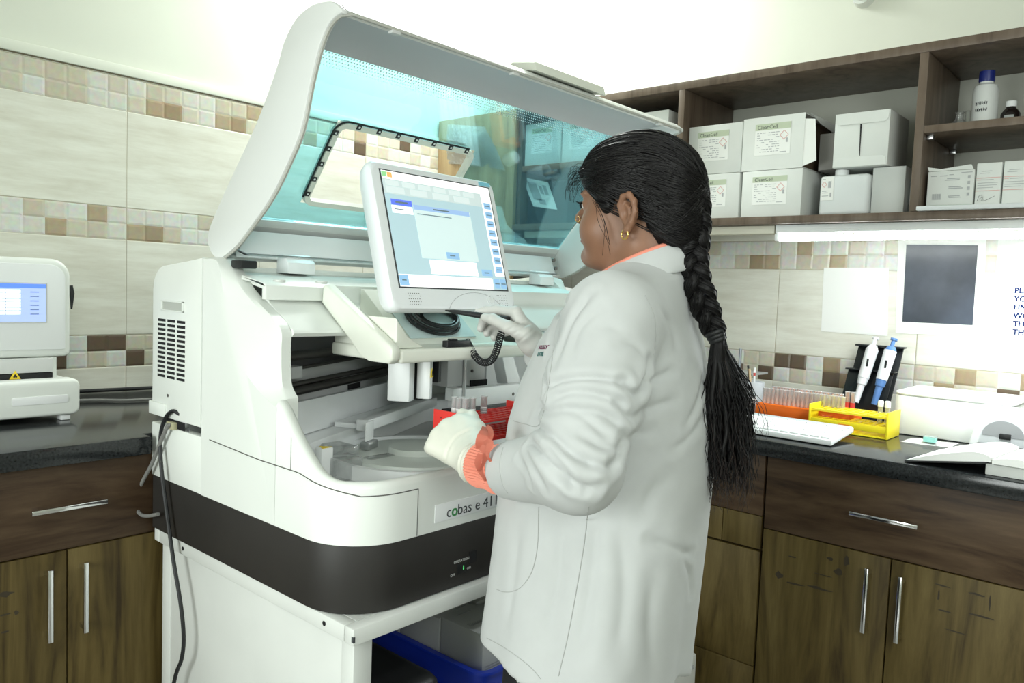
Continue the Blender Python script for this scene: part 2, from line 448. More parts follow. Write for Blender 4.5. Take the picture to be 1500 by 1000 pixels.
for (x, y, w, h) in ((8, 870, .014, .006), (24, 897, .004, .005), (6, 900, .01, .002), (8, 925, .008, .002)):
    p = PY(x, y, 1.772)
    pts = [(p[0] + w * (1 + random.uniform(-.4, .3)) * math.cos(2 * PI * k / 9), p[2] + h * (1 + random.uniform(-.4, .3)) * math.sin(2 * PI * k / 9)) for k in range(9)]
    bm = BM(); prism(bm, pts, 'Y', 1.7716, 1.7725); obj('scuff_mark', bm, SCUFF, dl, None)

# ------------------------------------------------------------------ open wall shelf
XS = 2.30
t = thing('wall_shelf', (2.48, 1.0, 1.475), 'long open wooden wall shelf above the right worktop holding white cartons', 'shelf')
def part(name, m, par, *b, bev=.001):
    bm = BM(); box(bm, *b, bev); return obj(name, bm, m, par)
SY0 = -.6
part('top_panel', WOODS, t, XS, XW - .001, SY0, YW - .01, 1.915, 1.94)
part('bottom_panel', WOODS, t, XS, XW - .001, SY0, YW - .01, 1.473, 1.496)
BACKP = mat('shelf_back_laminate', (.52, .53, .47), .6)
part('back_panel', BACKP, t, XW - .012, XW - .001, SY0, YW - .01, 1.496, 1.915)
for y0, y1 in ((1.324, 1.346), (.602, .624), (-.15, -.128), (SY0, SY0 + .02)):
    part('divider', WOODS, t, XS, XW - .013, y0, y1, 1.4965, 1.9145)
part('middle_shelf', WOODS, t, XS, XW - .013, -.127, .601, 1.702, 1.722)
part('middle_shelf', mat('red_brown_board', (.20, .10, .06), .5), t, XS + .02, XW - .013, 1.347, 2.034, 1.700, 1.7215)
part('shelf_support', STEEL, t, XS + .03, XS + .045, .585, .601, 1.690, 1.7015)
part('shelf_support', STEEL, t, XW - .08, XW - .065, .585, .601, 1.690, 1.7015)
# closed tall wooden panel of the shelf in the corner, reaching down to the worktop
part('tall_end_panel', wood('pale_teak_panel', (.20, .13, .06), (.36, .25, .13), (.48, .36, .20), 'Z', .8), t, XS - .001, XS + .018, 2.055, YW - .009, .893, 1.9395)
part('end_side', WOODS, t, XS + .019, XW - .013, 2.035, 2.054, 1.4965, 1.9145)

# ------------------------------------------------------------------ cartons on the shelf
def label_face(bm_name, parent, M, w, h, kind='clean'):
    """printed sticker lying on a carton; M maps sticker (x right,y up,z out)"""
    def patch(name, m, rects, z):
        bm = BM()
        for (x0, x1, y0, y1) in rects: box(bm, x0, x1, y0, y1, z, z + .0003, 0, 1, M)
        return obj(name, bm, m, parent, None)
    if kind == 'clean':
        patch('sticker', PAPER, [(0, w, 0, h)], .0002)
        patch('sticker_band', GREENBAR, [(0, w, h * .80, h)], .0006)
        text('sticker_title', 'CleanCell', h * .17, M @ Matrix.Translation((w * .06, h * .835, .0011)), INK, parent, .0001)
        R = []
        rnd = random.Random(3)
        for r_ in range(9):
            y = h * (.70 - .075 * r_); x = w * .06
            while x < w * .66:
                l = w * rnd.uniform(.03, .11)
                if rnd.random() < .62: R.append((x, min(x + l, w * .7), y, y + h * .022))
                x += l + w * .025
        R += [(w * .88, w * .93, h * .36, h * .50), (w * .72, w * .9, h * .06, h * .085)]
        patch('sticker_print', INKG, R, .0006)
        # hazard diamond outline
        bm = BM(); c = (w * .82, h * .60); s = h * .14
        q = [(c[0], c[1] - s), (c[0] + s, c[1]), (c[0], c[1] + s), (c[0] - s, c[1])]
        for i in range(4):
            a, b = Vector((*q[i], .0008)), Vector((*q[(i + 1) % 4], .0008)); tube(bm, [M @ a, M @ b], .0008, 4)
        obj('hazard_diamond', bm, REDPR, parent, None)
def carton(name, x0, x1, y0, y1, z0, z1, label, group, kind=None, face='front', rot=0., m=CARD):
    t = thing(name, ((x0 + x1) / 2, (y0 + y1) / 2, z0), label, 'box', group)
    bm = BM(); box(bm, x0, x1, y0, y1, z0, z1, .002); obj('carton_body', bm, m, t)
    if kind:
        w = (y1 - y0) * .58; h = (z1 - z0) * .60
        M = axes((x0 - .0003, y1 - (y1 - y0) * .18, z0 + (z1 - z0) * .27), (0, -1, 0), (0, 0, 1))
        label_face(name, t, M, w, h, kind)
    return t
SZ = 1.4965
GRP = 'white reagent cartons on the wall shelf'
c1 = carton('carton', 2.33, 2.62, .932, 1.122, SZ, SZ + .143, 'lower white carton with green-banded sticker, third stack from divider beside the white jerrycan', GRP, 'clean')
c1['label'] = 'lower white carton with green-banded sticker directly under the carton with the torn open flap'
carton('carton', 2.33, 2.62, 1.131, 1.318, SZ, SZ + .143, 'lower white carton with green-banded sticker half hidden by the braid, nearest the left divider', GRP, 'clean')
carton('carton', 2.33, 2.62, 1.131, 1.318, SZ + .144, SZ + .300, 'upper white carton with green-banded sticker just right of the raised lid corner', GRP, 'clean')
# torn-open carton on top
t = thing('torn_carton', (2.45, 1.03, SZ + .144), 'white carton with green-banded sticker, its torn flap open on a brown inside', 'box', GRP)
y0, y1, z0, z1 = .935, 1.128, SZ + .144, SZ + .305
bm = BM()
box(bm, 2.33, 2.333, y0, y1, z0, z1); box(bm, 2.60, 2.603, y0, y1, z0, z1); box(bm, 2.333, 2.60, y1 - .003, y1, z0, z1)
box(bm, 2.333, 2.60, y0, y1 - .003, z0, z0 + .003); box(bm, 2.333, 2.60, y0, y1 - .003, z1 - .003, z1)
obj('carton_body', bm, CARD, t)
bm = BM(); box(bm, 2.334, 2.599, y0 + .02, y0 + .0215, z0 + .004, z1 - .004); obj('brown_inside', bm, CARDIN, t)
bm = BM(); prism(bm, [(y0, z0 + .004), (y0 - .040, z0 + .018), (y0 - .030, z1 - .022), (y0, z1 - .018)], 'X', 2.331, 2.3325); obj('torn_flap', bm, PAPER, t)
bm = BM(); prism(bm, [(2.335, z1 - .002), (2.58, z1 - .002), (2.56, z1 - .030), (2.42, z1 - .020)], 'Y', y0 - .014, y0 - .012); obj('top_flap', bm, CARD, t)
bm = BM(); prism(bm, [(2.45, z0 + .004), (2.60, z0 + .004), (2.60, z1 - .02), (2.55, z1 - .02)], 'Y', y0 - .004, y0 - .002); obj('side_flap', bm, CARD, t)
M = axes((2.3297, y1 - .04, z0 + .045), (0, -1, 0), (0, 0, 1)); label_face('x', t, M, .112, .095)
# plain carton on end, flaps meeting in the middle
t = thing('flap_carton', (2.43, .77, SZ + .135), 'plain white carton standing flap side forward on top of the jerrycan and grey carton', 'box', GRP)
z0, z1, y0, y1 = SZ + .1365, SZ + .290, .700, .850
bm = BM(); box(bm, 2.34, 2.52, y0, y1, z0, z1, .0015); obj('carton_body', bm, CARD, t)
bm = BM(); prism(bm, [(.702, z1 - .001), (.704, z1 - .026), (.714, z1 - .033), (.838, z1 - .033), (.847, z1 - .026), (.849, z1 - .001)], 'X', 2.3378, 2.3396); obj('tuck_flap', bm, CARD, t)
bm = BM(); prism(bm, [(.702, z0 + .001), (.704, z0 + .020), (.714, z0 + .027), (.838, z0 + .027), (.847, z0 + .020), (.849, z0 + .001)], 'X', 2.3378, 2.3396); obj('tuck_flap', bm, CARD, t)
bm = BM(); prism(bm, [(.7745, z0 + .03), (.7750, z1 - .034), (.7790, z1 - .034), (.7762, z0 + .03)], 'X', 2.3385, 2.3398); obj('flap_gap', bm, DARKV, t)
carton('grey_carton', 2.36, 2.57, .655, .742, SZ, SZ + .133, 'plain grey-white carton right of the jerrycan, under the flap-side-forward carton', GRP, m=mat('greyer_carton', (.60, .62, .60), .65))
# jerrycan
CAN = mat('translucent_polythene', (.70, .73, .73), .35, noise=.03)
t = thing('jerrycan', (2.42, .81, SZ), 'squat translucent white jerrycan with white cap standing between two cartons', 'jerrycan')
bm = BM(); box(bm, 2.345, 2.56, .745, .886, SZ, SZ + .118, .012, 3); obj('can_body', bm, CAN, t)
bm = BM(); cyl(bm, (2.38, .835, SZ + .118), (2.38, .835, SZ + .1345), .019, seg=20); obj('cap', bm, WHITE2, t)
M = axes((2.3446, .880, SZ + .045), (0, -1, 0), (0, 0, 1))
bm = BM(); box(bm, 0, .036, 0, .068, .0002, .0006, 0, 1, M); obj('can_sticker', bm, PAPER, t, None)
bm = BM()
for (a, b_, c, d) in ((.003, .016, .026, .028), (.003, .02, .021, .023), (.003, .022, .012, .014), (.026, .031, .010, .022), (.020, .029, .036, .055), (.004, .012, .06, .062)): box(bm, a, b_, c, d, .0006, .0009, 0, 1, M)
obj('sticker_print', bm, INKG, t, None)
bm = BM(); q = [(.009, .038), (.016, .046), (.009, .054), (.002, .046)]
for i in range(4): tube(bm, [M @ Vector((*q[i], .001)), M @ Vector((*q[(i + 1) % 4], .001))], .0007, 4)
obj('hazard_diamond', bm, REDPR, t, None)
bm = BM(); box(bm, 2.38, 2.6, .626, .648, SZ, SZ + .10, .006); tag(obj('spare_container', bm, CAN), 'thin pale blue-white container squeezed against the shelf divider', 'container')
# brown-edged carton between, dark strip behind torn box
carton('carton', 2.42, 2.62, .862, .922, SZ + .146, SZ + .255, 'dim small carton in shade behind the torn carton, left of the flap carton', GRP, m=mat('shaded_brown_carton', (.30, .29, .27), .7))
# bay behind the lid
carton('carton', 2.33, 2.60, 1.853, 2.030, SZ + .226, SZ + .385, 'upper white carton with sticker behind the blue lid, beside the corner panel', GRP, 'clean')
carton('carton', 2.33, 2.60, 1.655, 1.848, SZ + .226, SZ + .385, 'upper white carton with sticker behind the blue lid, just left of the head', GRP, 'clean')
carton('carton', 2.34, 2.60, 1.405, 1.640, SZ + .226, SZ + .372, 'white carton peeking over the top right corner of the raised lid', GRP)
# right bay
t = carton('glove_box', 2.335, 2.45, .481, .592, SZ + .012, SZ + .108, 'white glove box with green base strip in lower right shelf bay', None)
bm = BM(); box(bm, 2.3335, 2.45, .4815, .5915, SZ + .0122, SZ + .017); obj('green_strip', bm, mat('green_print', (.05, .25, .08), .5), t)
bm = BM(); prism(bm, [(.484, SZ + .1083), (.590, SZ + .1083), (.594, SZ + .120), (.560, SZ + .113), (.490, SZ + .121)], 'X', 2.334, 2.336); obj('raised_flap', bm, CARD, t)
M = axes((2.3345, .590, SZ + .02), (0, -1, 0), (0, 0, 1)); bm = BM()
for k in range(9): box(bm, .012 + k * .0025, .012 + k * .0025 + (.0008, .0015)[k % 2], .012, .028, 0, .0006, 0, 1, M)
for (a, b_, c) in ((.05, .08, .044), (.05, .084, .04), (.04, .075, .062), (.045, .075, .066), (.05, .078, .02), (.052, .080, .016), (.006, .02, .074), (.028, .045, .074), (.05, .06, .076), (.078, .104, .080)): box(bm, a, b_, c, c + .0018, 0, .0006, 0, 1, M)
for k in range(4): box(bm, .094, .100, .02 + k * .015, .028 + k * .015, 0, .0006, 0, 1, M)
obj('box_print', bm, INKG, t, None)
for i, (a0, a1, hh, lab) in enumerate(((.420, .477, .110, 'narrow white carton with red print and pen scrawl beside the glove box'), (.350, .416, .111, 'white carton with red print cut off by the right picture edge, lower shelf bay'))):
    t = carton('kit_box', 2.335, 2.45, a0, a1, SZ + .012, SZ + .012 + hh, lab, 'red printed kit boxes')
    M = axes((2.3345, a1, SZ + .012), (0, -1, 0), (0, 0, 1)); bm = BM()
    for (x0, x1, y) in ((.002, .012, .066), (.0, .056, .071), (.0, .056, .038)): box(bm, x0, x1, y, y + .0012, 0, .0005, 0, 1, M)
    obj('red_lines', bm, REDPR, t, None)
    bm = BM()
    for (x0, x1, y) in ((.004, .05, .058), (.004, .048, .052), (.004, .04, .046), (.014, .04, .066), (.008, .03, .083), (.012, .035, .088)): box(bm, x0, x1, y, y + .0012, 0, .0005, 0, 1, M)
    obj('small_print', bm, INKG, t, None)
    if i == 0:
        bm = BM(); sc = [(.006, .012), (.010, .026), (.016, .028), (.017, .022), (.011, .018), (.016, .012), (.019, .024), (.020, .012), (.026, .014), (.045, .024)]
        tube(bm, [M @ Vector((x, y, .0008)) for x, y in sc], .0004, 4); obj('pen_scrawl', bm, INK, t, None)
# liner strip under right bay
bm = BM(); box(bm, 2.285, 2.60, -.12, .603, SZ, SZ + .0115, .002); tag(obj('shelf_liner', bm, mat('grey_white_liner', (.62, .64, .65), .5)), 'pale grey liner sheet lying under the cartons in the right shelf bay', 'liner')
# bottles
z0 = 1.7225
t = thing('reagent_bottle', (2.42, .487, z0), 'tall white plastic bottle with blue cap and handwriting on upper right shelf', 'bottle')
bm = BM(); lathe(bm, [(0, 0), (.028, 0), (.031, .003), (.031, .098), (.027, .111), (.017, .118), (.017, .122), (0, .122)], (2.42, .487, z0), 28); obj('bottle_body', bm, mat('opaque_white_bottle', (.66, .68, .66), .4), t)
bm = BM(); lathe(bm, [(0, .1221), (.0185, .1221), (.0195, .126), (.0185, .150), (0, .151)], (2.42, .487, z0), 28); obj('cap', bm, mat('blue_cap', (.01, .02, .16), .35), t)
bm = BM()
for row, (zz, seq) in enumerate(((.062, 'open'), (.045, 'mark'))):
    for k in range(6):
        a0 = PI + .35 - k * .16
        pts = []
        for q in range(6):
            a = a0 - q * .022; pts.append((2.42 + .0314 * math.cos(a), .487 + .0314 * math.sin(a), z0 + zz + .005 * math.sin(q * 2.3 + k * 1.7 + row)))
        tube(bm, pts, .0005, 4)
obj('handwriting', bm, INK, t, None)
t = thing('amber_bottle', (2.43, .428, z0), 'small dark amber bottle with white cap beside the tall white bottle', 'bottle')
bm = BM(); lathe(bm, [(0, 0), (.021, 0), (.023, .003), (.023, .034), (.016, .045), (.011, .049), (.011, .052), (0, .052)], (2.43, .428, z0), 24); obj('bottle_body', bm, mat('amber_glass', (.012, .008, .007), .12), t)
bm = BM(); lathe(bm, [(0, .0521), (.013, .0521), (.013, .066), (.012, .067), (0, .067)], (2.43, .428, z0), 24); obj('cap', bm, WHITE2, t)
bm = BM()
for k in range(5):
    a = PI + .5 - k * .2; b_ = a - .2
    bm.faces.new([bm.verts.new((2.43 + .0233 * math.cos(q), .428 + .0233 * math.sin(q), z0 + h)) for q, h in ((a, .006), (b_, .006), (b_, .028), (a, .028))])
obj('bottle_sticker', bm, mat('faded_sticker', (.35, .37, .36), .6), t, None)
t = thing('clear_flask', (2.43, .548, z0), 'small clear glass bottle left of the tall white bottle on upper right shelf', 'bottle')
GLASS = glassy('clear_glass', (.97, .98, .97), .25, .04, .10, (.6, .62, .62))
bm = BM(); lathe(bm, [(0, 0), (.020, 0), (.021, .003), (.020, .024), (.010, .034), (.009, .048), (.0115, .050), (.0115, .053), (.008, .053)], (2.43, .548, z0), 20); obj('flask_body', bm, GLASS, t)
bm = BM(); cyl(bm, (2.45, .532, z0 + .022), (2.45, .532, z0 + .058), .007, seg=12); obj('stopper', bm, GLASS, t)
# plastic bag hanging on the corner panel
BAG = glassy('thin_plastic_bag', (.92, .94, .94), .35, .15, .2, (.8, .82, .82))
bm = BM()
N1, N2 = 16, 12; G = []
for i in range(N1 + 1):
    row = []
    for j in range(N2 + 1):
        u = i / N1; v = j / N2
        a = PX(657 + 55 * u, 182 + 4 * u, XS); b_ = PX(655 + 88 * u, 240 + 2 * u + 8 * u * u, XS)
        p = a * (1 - v) + b_ * v
        w = math.sin(PI * min(1, v * 1.1)) * math.sin(PI * u)
        row.append(bm.verts.new((XS - .006 - .03 * w - .006 * math.sin(9 * u + 5 * v) * v, p[1], p[2])))
    G.append(row)
for i in range(N1):
    for j in range(N2): bm.faces.new((G[i][j], G[i + 1][j], G[i + 1][j + 1], G[i][j + 1]))
bmesh.ops.solidify(bm, geom=bm.faces[:], thickness=.0006)
tag(obj('plastic_bag', bm, BAG), 'clear crinkled plastic bag of papers hung on the corner shelf panel', 'bag')
# dark carton with a printed sheet in the lower compartment of the bay behind the lid
t = thing('dark_carton', (2.47, 1.93, SZ), 'dark grey carton under the two white cartons behind the blue lid', 'box')
bm = BM(); box(bm, 2.36, 2.60, 1.832, 2.032, SZ, SZ + .165, .003); obj('carton_body', bm, mat('dark_carton_grey', (.030, .034, .042), .5), t)
a, b_, c, d = PX(764, 259, 2.352), PX(803, 267, 2.355), PX(816, 307, 2.352), PX(780, 302, 2.348)
bm = BM(); prism(bm, [(a[1], a[2]), (b_[1], b_[2]), (c[1], c[2]), (d[1], d[2])], 'X', 2.3535, 2.3545)
s = tag(obj('instruction_sheet', bm, PAPER, None, None), 'printed white sheet hanging on the dark carton behind the lid', 'paper')
def on_sheet(u, v): return (np.array(a) * (1 - u) + np.array(b_) * u) * (1 - v) + (np.array(d) * (1 - u) + np.array(c) * u) * v
for (u0, u1, v0, v1) in ((.15, .50, .12, .75), (.56, .68, .2, .5), (.72, .86, .15, .5), (.35, .62, .7, .88)):
    bm = BM(); prism(bm, [tuple(on_sheet(u, v)[1:]) for u, v in ((u0, v0), (u1, v0), (u1, v1), (u0, v1))], 'X', 2.3526, 2.3533)
    obj('print_block', bm, INKG, s, None)
# pale appliance in the corner behind the monitor
t = thing('bench_appliance', (2.25, 1.97, .8905), 'pale squat appliance on the worktop in the corner behind the blue lid', 'appliance')
bm = BM(); prism(bm, [(1.62, .892), (1.62, 1.16), (1.66, 1.245), (1.74, 1.26), (2.04, 1.27), (2.04, .892)], 'X', 2.0, 2.27, .012)
obj('housing', bm, GREYW, t)
bm = BM(); box(bm, 1.994, 2.0, 1.72, 1.95, .95, 1.05, .004); obj('front_panel', bm, mat('appliance_panel_grey', (.25, .27, .29), .4), t)
# small white round fixture high on the right wall
p = PX(1266, 1, XW)
t = thing('lamp_holder', (XW, p[1], p[2]), 'small round white lamp holder high on the cream right wall', 'lamp holder')
bm = BM(); cyl(bm, (XW - .0005, p[1], p[2] + .012), (XW - .03, p[1], p[2] + .012), .036, .030, seg=24); obj('base', bm, WHITE, t)
bm = BM(); cyl(bm, (XW - .03, p[1], p[2] + .012), (XW - .05, p[1], p[2] + .012), .020, .018, seg=24); obj('socket', bm, WHITE, t)
# batten tube light under the shelf
t = thing('tube_light', (2.37, .3, 1.44), 'glowing white tube light batten under the right end of the shelf', 'light')
bm = BM(); box(bm, 2.335, 2.375, -.35, 1.008, 1.448, 1.4725, .003); obj('batten', bm, WHITE2, t)
for y in (-.35, 1.000): 
    bm = BM(); box(bm, 2.34, 2.37, y, y + .012, 1.424, 1.448, .003); obj('end_cap', bm, WHITE2, t)
bm = BM(); cyl(bm, (2.355, -.338, 1.434), (2.355, 1.0, 1.434), .0095, seg=16); obj('tube', bm, emit('tube_glow', (.93, 1, .98), 20.), t)
bm = BM(); box(bm, 2.345, 2.40, 1.015, 2.03, 1.447, 1.4725, .003); tag(obj('cable_trunking', bm, mat('cream_trunking', (.62, .60, .50), .5)), 'cream strip of trunking under the shelf left of the tube light', 'trunking')
# ------------------------------------------------------------------ things on the right worktop
ZT = .8905
# keyboard
t = thing('keyboard', (2.03, .88, ZT), 'white computer keyboard lying along the worktop edge behind the loose hair', 'keyboard')
def kb(bm, x0, x1, y0, y1, z0, z1, bev=.0):
    vs = box(bm, x0, x1, y0, y1, z0, z1, bev)
    for v in vs: v.co.z += (v.co.x - 1.955) * .10
bm = BM(); kb(bm, 1.955, 2.115, .668, 1.10, .8925, .9065, .003); obj('case', bm, WHITE2, t)
bm = BM(); kb(bm, 2.088, 2.112, .672, 1.096, .9068, .9085, .001); obj('status_strip', bm, mat('keyboard_grey', (.45, .50, .52), .4), t)
bm = BM()
for r in range(5):
    for k in range(16): kb(bm, 1.962 + r * .0245, 1.962 + r * .0245 + .0215, .676 + k * .0262 + (r % 2) * .004, .676 + k * .0262 + .0225 + (r % 2) * .004, .9066, .9115, .002)
obj('keys', bm, mat('keycap_white', (.82, .84, .84), .5), t)
# orange rack with two rows of tubes
ORA = glassy('orange_acrylic', (1.0, .5, .15), .15, .1, .72, (.95, .20, .03))
t = thing('test_tube_rack', (2.29, .86, ZT), 'orange test tube rack full of empty clear tubes behind the keyboard', 'test tube rack')
for nm, b in (('base_plate', (2.235, 2.345, .722, .992, .891, .895)), ('front_panel', (2.235, 2.238, .722, .992, .895, .936)), ('rear_panel', (2.342, 2.345, .722, .992, .895, .936)),
              ('end_panel', (2.238, 2.342, .722, .725, .895, .936)), ('end_panel', (2.238, 2.342, .989, .992, .895, .936)), ('top_plate', (2.238, 2.342, .725, .989, .931, .936))):
    bm = BM(); box(bm, *b, .0008); obj(nm, bm, ORA, t)
TUBEG = glassy('tube_clear_plastic', (.98, .985, .985), .25, .12, .26, (.90, .92, .92))
def tube_mesh(r, h, rim=True):
    bm = BM()
    lathe(bm, [(0, 0), (r * .6, .001), (r * .95, .004), (r, .009), (r, h - .002), (r * 1.12, h - .0015), (r * 1.12, h), (r * .86, h), (r * .86, .010), (0, .004)], (0, 0, 0), 12)
    me = bpy.data.meshes.new('test_tube'); bm.to_mesh(me); bm.free(); me.materials.append(TUBEG)
    me.polygons.foreach_set('use_smooth', [True] * len(me.polygons)); return me
TME = tube_mesh(.0058, .086)
def put_tube(x, y, z, me, label, group):
    o = bpy.data.objects.new('test_tube', me); COL.objects.link(o); o.location = (x, y, z)
    return tag(o, label, 'test tube', group)
for k in range(19): put_tube(2.258, .976 - k * .0127, .8955, TME, 'empty clear tube in the front row of the orange rack', 'front row tubes in the orange rack')
for k in range(17): put_tube(2.322, .976 - k * .0127, .8955, TME, 'empty clear tube in the rear row of the orange rack', 'rear row tubes in the orange rack')
REDL = mat('red_sticker', (.55, .06, .05), .5)
TM2 = tube_mesh(.0065, .095)
for k, (yy, lab) in enumerate(((.757, 'red-marked tube at the right end of the orange rack, left of a pair'), (.742, 'red-marked tube at the right end of the orange rack, right of a pair'))):
    o = put_tube(2.322, yy, .8955, TM2, lab, 'red-marked tubes')
    bm = BM(); cyl(bm, (2.322, yy, .944), (2.322, yy, .960), .0068, seg=12, cap=False); obj('red_band', bm, REDL, o)
# yellow rack
YELP = mat('yellow_plastic', (.86, .70, .02), .35)
t = thing('tube_rack', (2.23, .708, ZT), 'bright yellow plastic tube rack, nearly empty, in front of the pipettes', 'test tube rack')
for nm, b in (('end_panel', (2.175, 2.285, .603, .608, .891, .962)), ('end_panel', (2.175, 2.285, .806, .811, .891, .962))):
    bm = BM(); box(bm, *b, .0015); obj(nm, bm, YELP, t)
def holed(nm, z0, z1, par):
    bm = BM()
    for j in range(5): box(bm, 2.18 + j * .0245 - .0, 2.18 + j * .0245 + .006, .608, .806, z0, z1, .0)
    for k in range(11): box(bm, 2.186, 2.278, .608 + k * .0192, .608 + k * .0192 + .006, z0 + .0001, z1 - .0001, .0)
    return obj(nm, bm, YELP, par)
holed('top_grid', .944, .949, t); holed('middle_grid', .918, .922, t)
bm = BM(); box(bm, 2.18, 2.284, .608, .806, .891, .8955, .001); obj('base_plate', bm, YELP, t)
bm = BM(); box(bm, 2.178, 2.182, .608, .806, .906, .924, .001); obj('front_rail', bm, YELP, t)
bm = BM(); box(bm, 2.1772, 2.1782, .70, .73, .913, .917); obj('orange_print', bm, mat('orange_print', (.8, .25, .03), .5), t)
WCAP = mat('white_cap', (.85, .86, .84), .4)
for k, yy in enumerate((.652, .634)):
    t = thing('capped_tube', (2.27, yy, .896), ('left', 'right')[k] + ' white-capped sample tube of the pair standing in the yellow rack corner', 'sample tube', 'white-capped tubes in the yellow rack')
    bm = BM(); lathe(bm, [(0, 0), (.0045, .002), (.0062, .01), (.0062, .068), (0, .068)], (2.272, yy, .896), 14); obj('tube_body', bm, TUBEG, t)
    bm = BM(); lathe(bm, [(0, .0685), (.0075, .0685), (.0075, .082), (.006, .086), (0, .087)], (2.272, yy, .896), 14); obj('cap', bm, WCAP, t)
# pipette stand with two pipettes
PST = mat('smoked_black_acrylic', (.010, .012, .014), .25)
t = thing('pipette_stand', (2.58, .75, ZT), 'black acrylic pipette stand leaning against the tiles behind the racks', 'pipette stand')
def lean(x, y, z, k=.25): return (x + (z - .89) * k, y - (z - .89) * .10, z)
def leanbox(bm, x0, x1, y0, y1, z0, z1, bev=.001):
    for v in box(bm, x0, x1, y0, y1, z0, z1, bev): v.co = Vector(lean(*v.co))
bm = BM(); leanbox(bm, 2.556, 2.562, .716, .850, .891, 1.112); obj('back_plate', bm, PST, t)
bm = BM(); leanbox(bm, 2.536, 2.541, .722, .856, .891, 1.035); obj('front_plate', bm, PST, t)
bm = BM(); leanbox(bm, 2.520, 2.556, .716, .862, 1.035, 1.039); obj('middle_ledge', bm, PST, t)
bm = BM(); leanbox(bm, 2.535, 2.562, .710, .855, 1.109, 1.115); obj('top_ledge', bm, PST, t)
bm = BM(); box(bm, 2.50, 2.60, .716, .856, .8905, .8955, .001); obj('foot', bm, PST, t)
PBODY = mat('pipette_white', (.80, .82, .85), .3); PBLUE = mat('pipette_blue', (.10, .22, .50), .35)
def pipette(y, mlow, top_m, label, name='pipette'):
    t = thing(name, (2.51, y, .95), label, 'pipette', 'pipettes on the black stand')
    def ax(s): return Vector(lean(2.506, y - s * .05, .938 + s))
    def seg(nm, s0, s1, r0, r1, m, n=16):
        bm = BM(); cyl(bm, ax(s0), ax(s1), r0, r1, n); return obj(nm, bm, m, t)
    seg('tip_cone', .0, .055, .0085, .0105, mlow); seg('collar', .0555, .075, .0135, .0155, mlow)
    seg('body', .0755, .165, .0165, .0185, PBODY); seg('shoulder', .1655, .178, .0175, .011, top_m); seg('plunger', .1785, .196, .006, .006, top_m); seg('plunger_button', .1965, .203, .010, .010, top_m)
    bm = BM(); M = axes(ax(.125) + Vector((-.0182, -.003, 0)), (0, -1, 0), ax(.16) - ax(.1)); box(bm, -.003, .003, -.012, .012, -.001, .001, .0005, 1, M); obj('volume_window', bm, BLACK, t)
    return t
pipette(.800, PBODY, PBODY, 'all-white pipette hanging left on the black stand')
pipette(.747, PBLUE, PBLUE, 'white pipette with blue nozzle and button hanging right on the black stand')
# translucent tub
TUBM = mat('milky_plastic', (.84, .86, .83), .35, noise=.02)
t = thing('plastic_tub', (2.44, .50, ZT), 'large milky white plastic tub right of the yellow rack', 'tub')
bm = BM()
prism(bm, rrect(2.318, 2.56, .345, .635, .03), 'Z', .8908, .9975, .004); obj('tub_body', bm, TUBM, t)
bm = BM(); prism(bm, rrect(2.3175, 2.5605, .3445, .6355, .03), 'Z', .998, 1.008, .005); obj('tub_lid', bm, TUBM, t)
# white device at right edge
t = thing('bench_reader', (2.4, .32, ZT), 'white desktop device with half-round recess at the right picture edge', 'device')
bm = BM(); prism(bm, [(.433, .891), (.433, .905), (.412, .992), (.404, 1.0), (.14, 1.0), (.14, .891)], 'X', 2.27, 2.309, .004); obj('housing', bm, WHITE2, t)
bm = BM(); prism(bm, [(.415 - .0, .905), (.395, .985), (.16, .985), (.16, .905)], 'X', 2.264, 2.2695, .002); obj('face_plate', bm, mat('device_face_white', (.72, .75, .77), .4), t)
c = PX(1469, 640, 2.264)
bm = BM(); prism(bm, [(c[1] + .046 * math.cos(a), c[2] + .040 * math.sin(a)) for a in [PI * k / 20 for k in range(21)]], 'X', 2.2625, 2.2638); obj('half_round_recess', bm, mat('recess_grey', (.34, .35, .36), .5), t)
bm = BM(); box(bm, 2.250, 2.2624, c[1] - .018, c[1] + .006, c[2] - .004, c[2] + .009, .001); obj('black_clip', bm, BLACK, t)
# tissue and slide box
bm = BM(); n = 12
c = PZ(1362, 650, ZT); G = []
for i in range(n + 1):
    row = []
    for j in range(n + 1):
        u, v = i / n - .5, j / n - .5
        row.append(bm.verts.new((c[0] + .10 * u + .02 * v, c[1] + .10 * v - .02 * u, ZT + .0015 + .003 * (1 + math.sin(7 * u + 3 * v)) * (abs(u) + abs(v)))))
    G.append(row)
for i in range(n):
    for j in range(n): bm.faces.new((G[i][j], G[i + 1][j], G[i + 1][j + 1], G[i][j + 1]))
bmesh.ops.solidify(bm, geom=bm.faces[:], thickness=.0006)
tag(obj('tissue', bm, PAPER), 'crumpled white tissue under the small teal box by the open book', 'tissue')
t = thing('slide_box', (c[0], c[1], ZT + .005), 'small clear box of teal cover slips lying on the tissue', 'box')
bm = BM(); box(bm, c[0] - .012, c[0] + .012, c[1] - .014, c[1] + .014, ZT + .0055, ZT + .018, .001); obj('cover_slips', bm, mat('teal_slips', (.28, .62, .56), .4), t)
bm = BM(); box(bm, c[0] - .013, c[0] + .013, c[1] - .015, c[1] + .015, ZT + .0182, ZT + .0205, .0005); obj('box_lid', bm, GLASS, t)
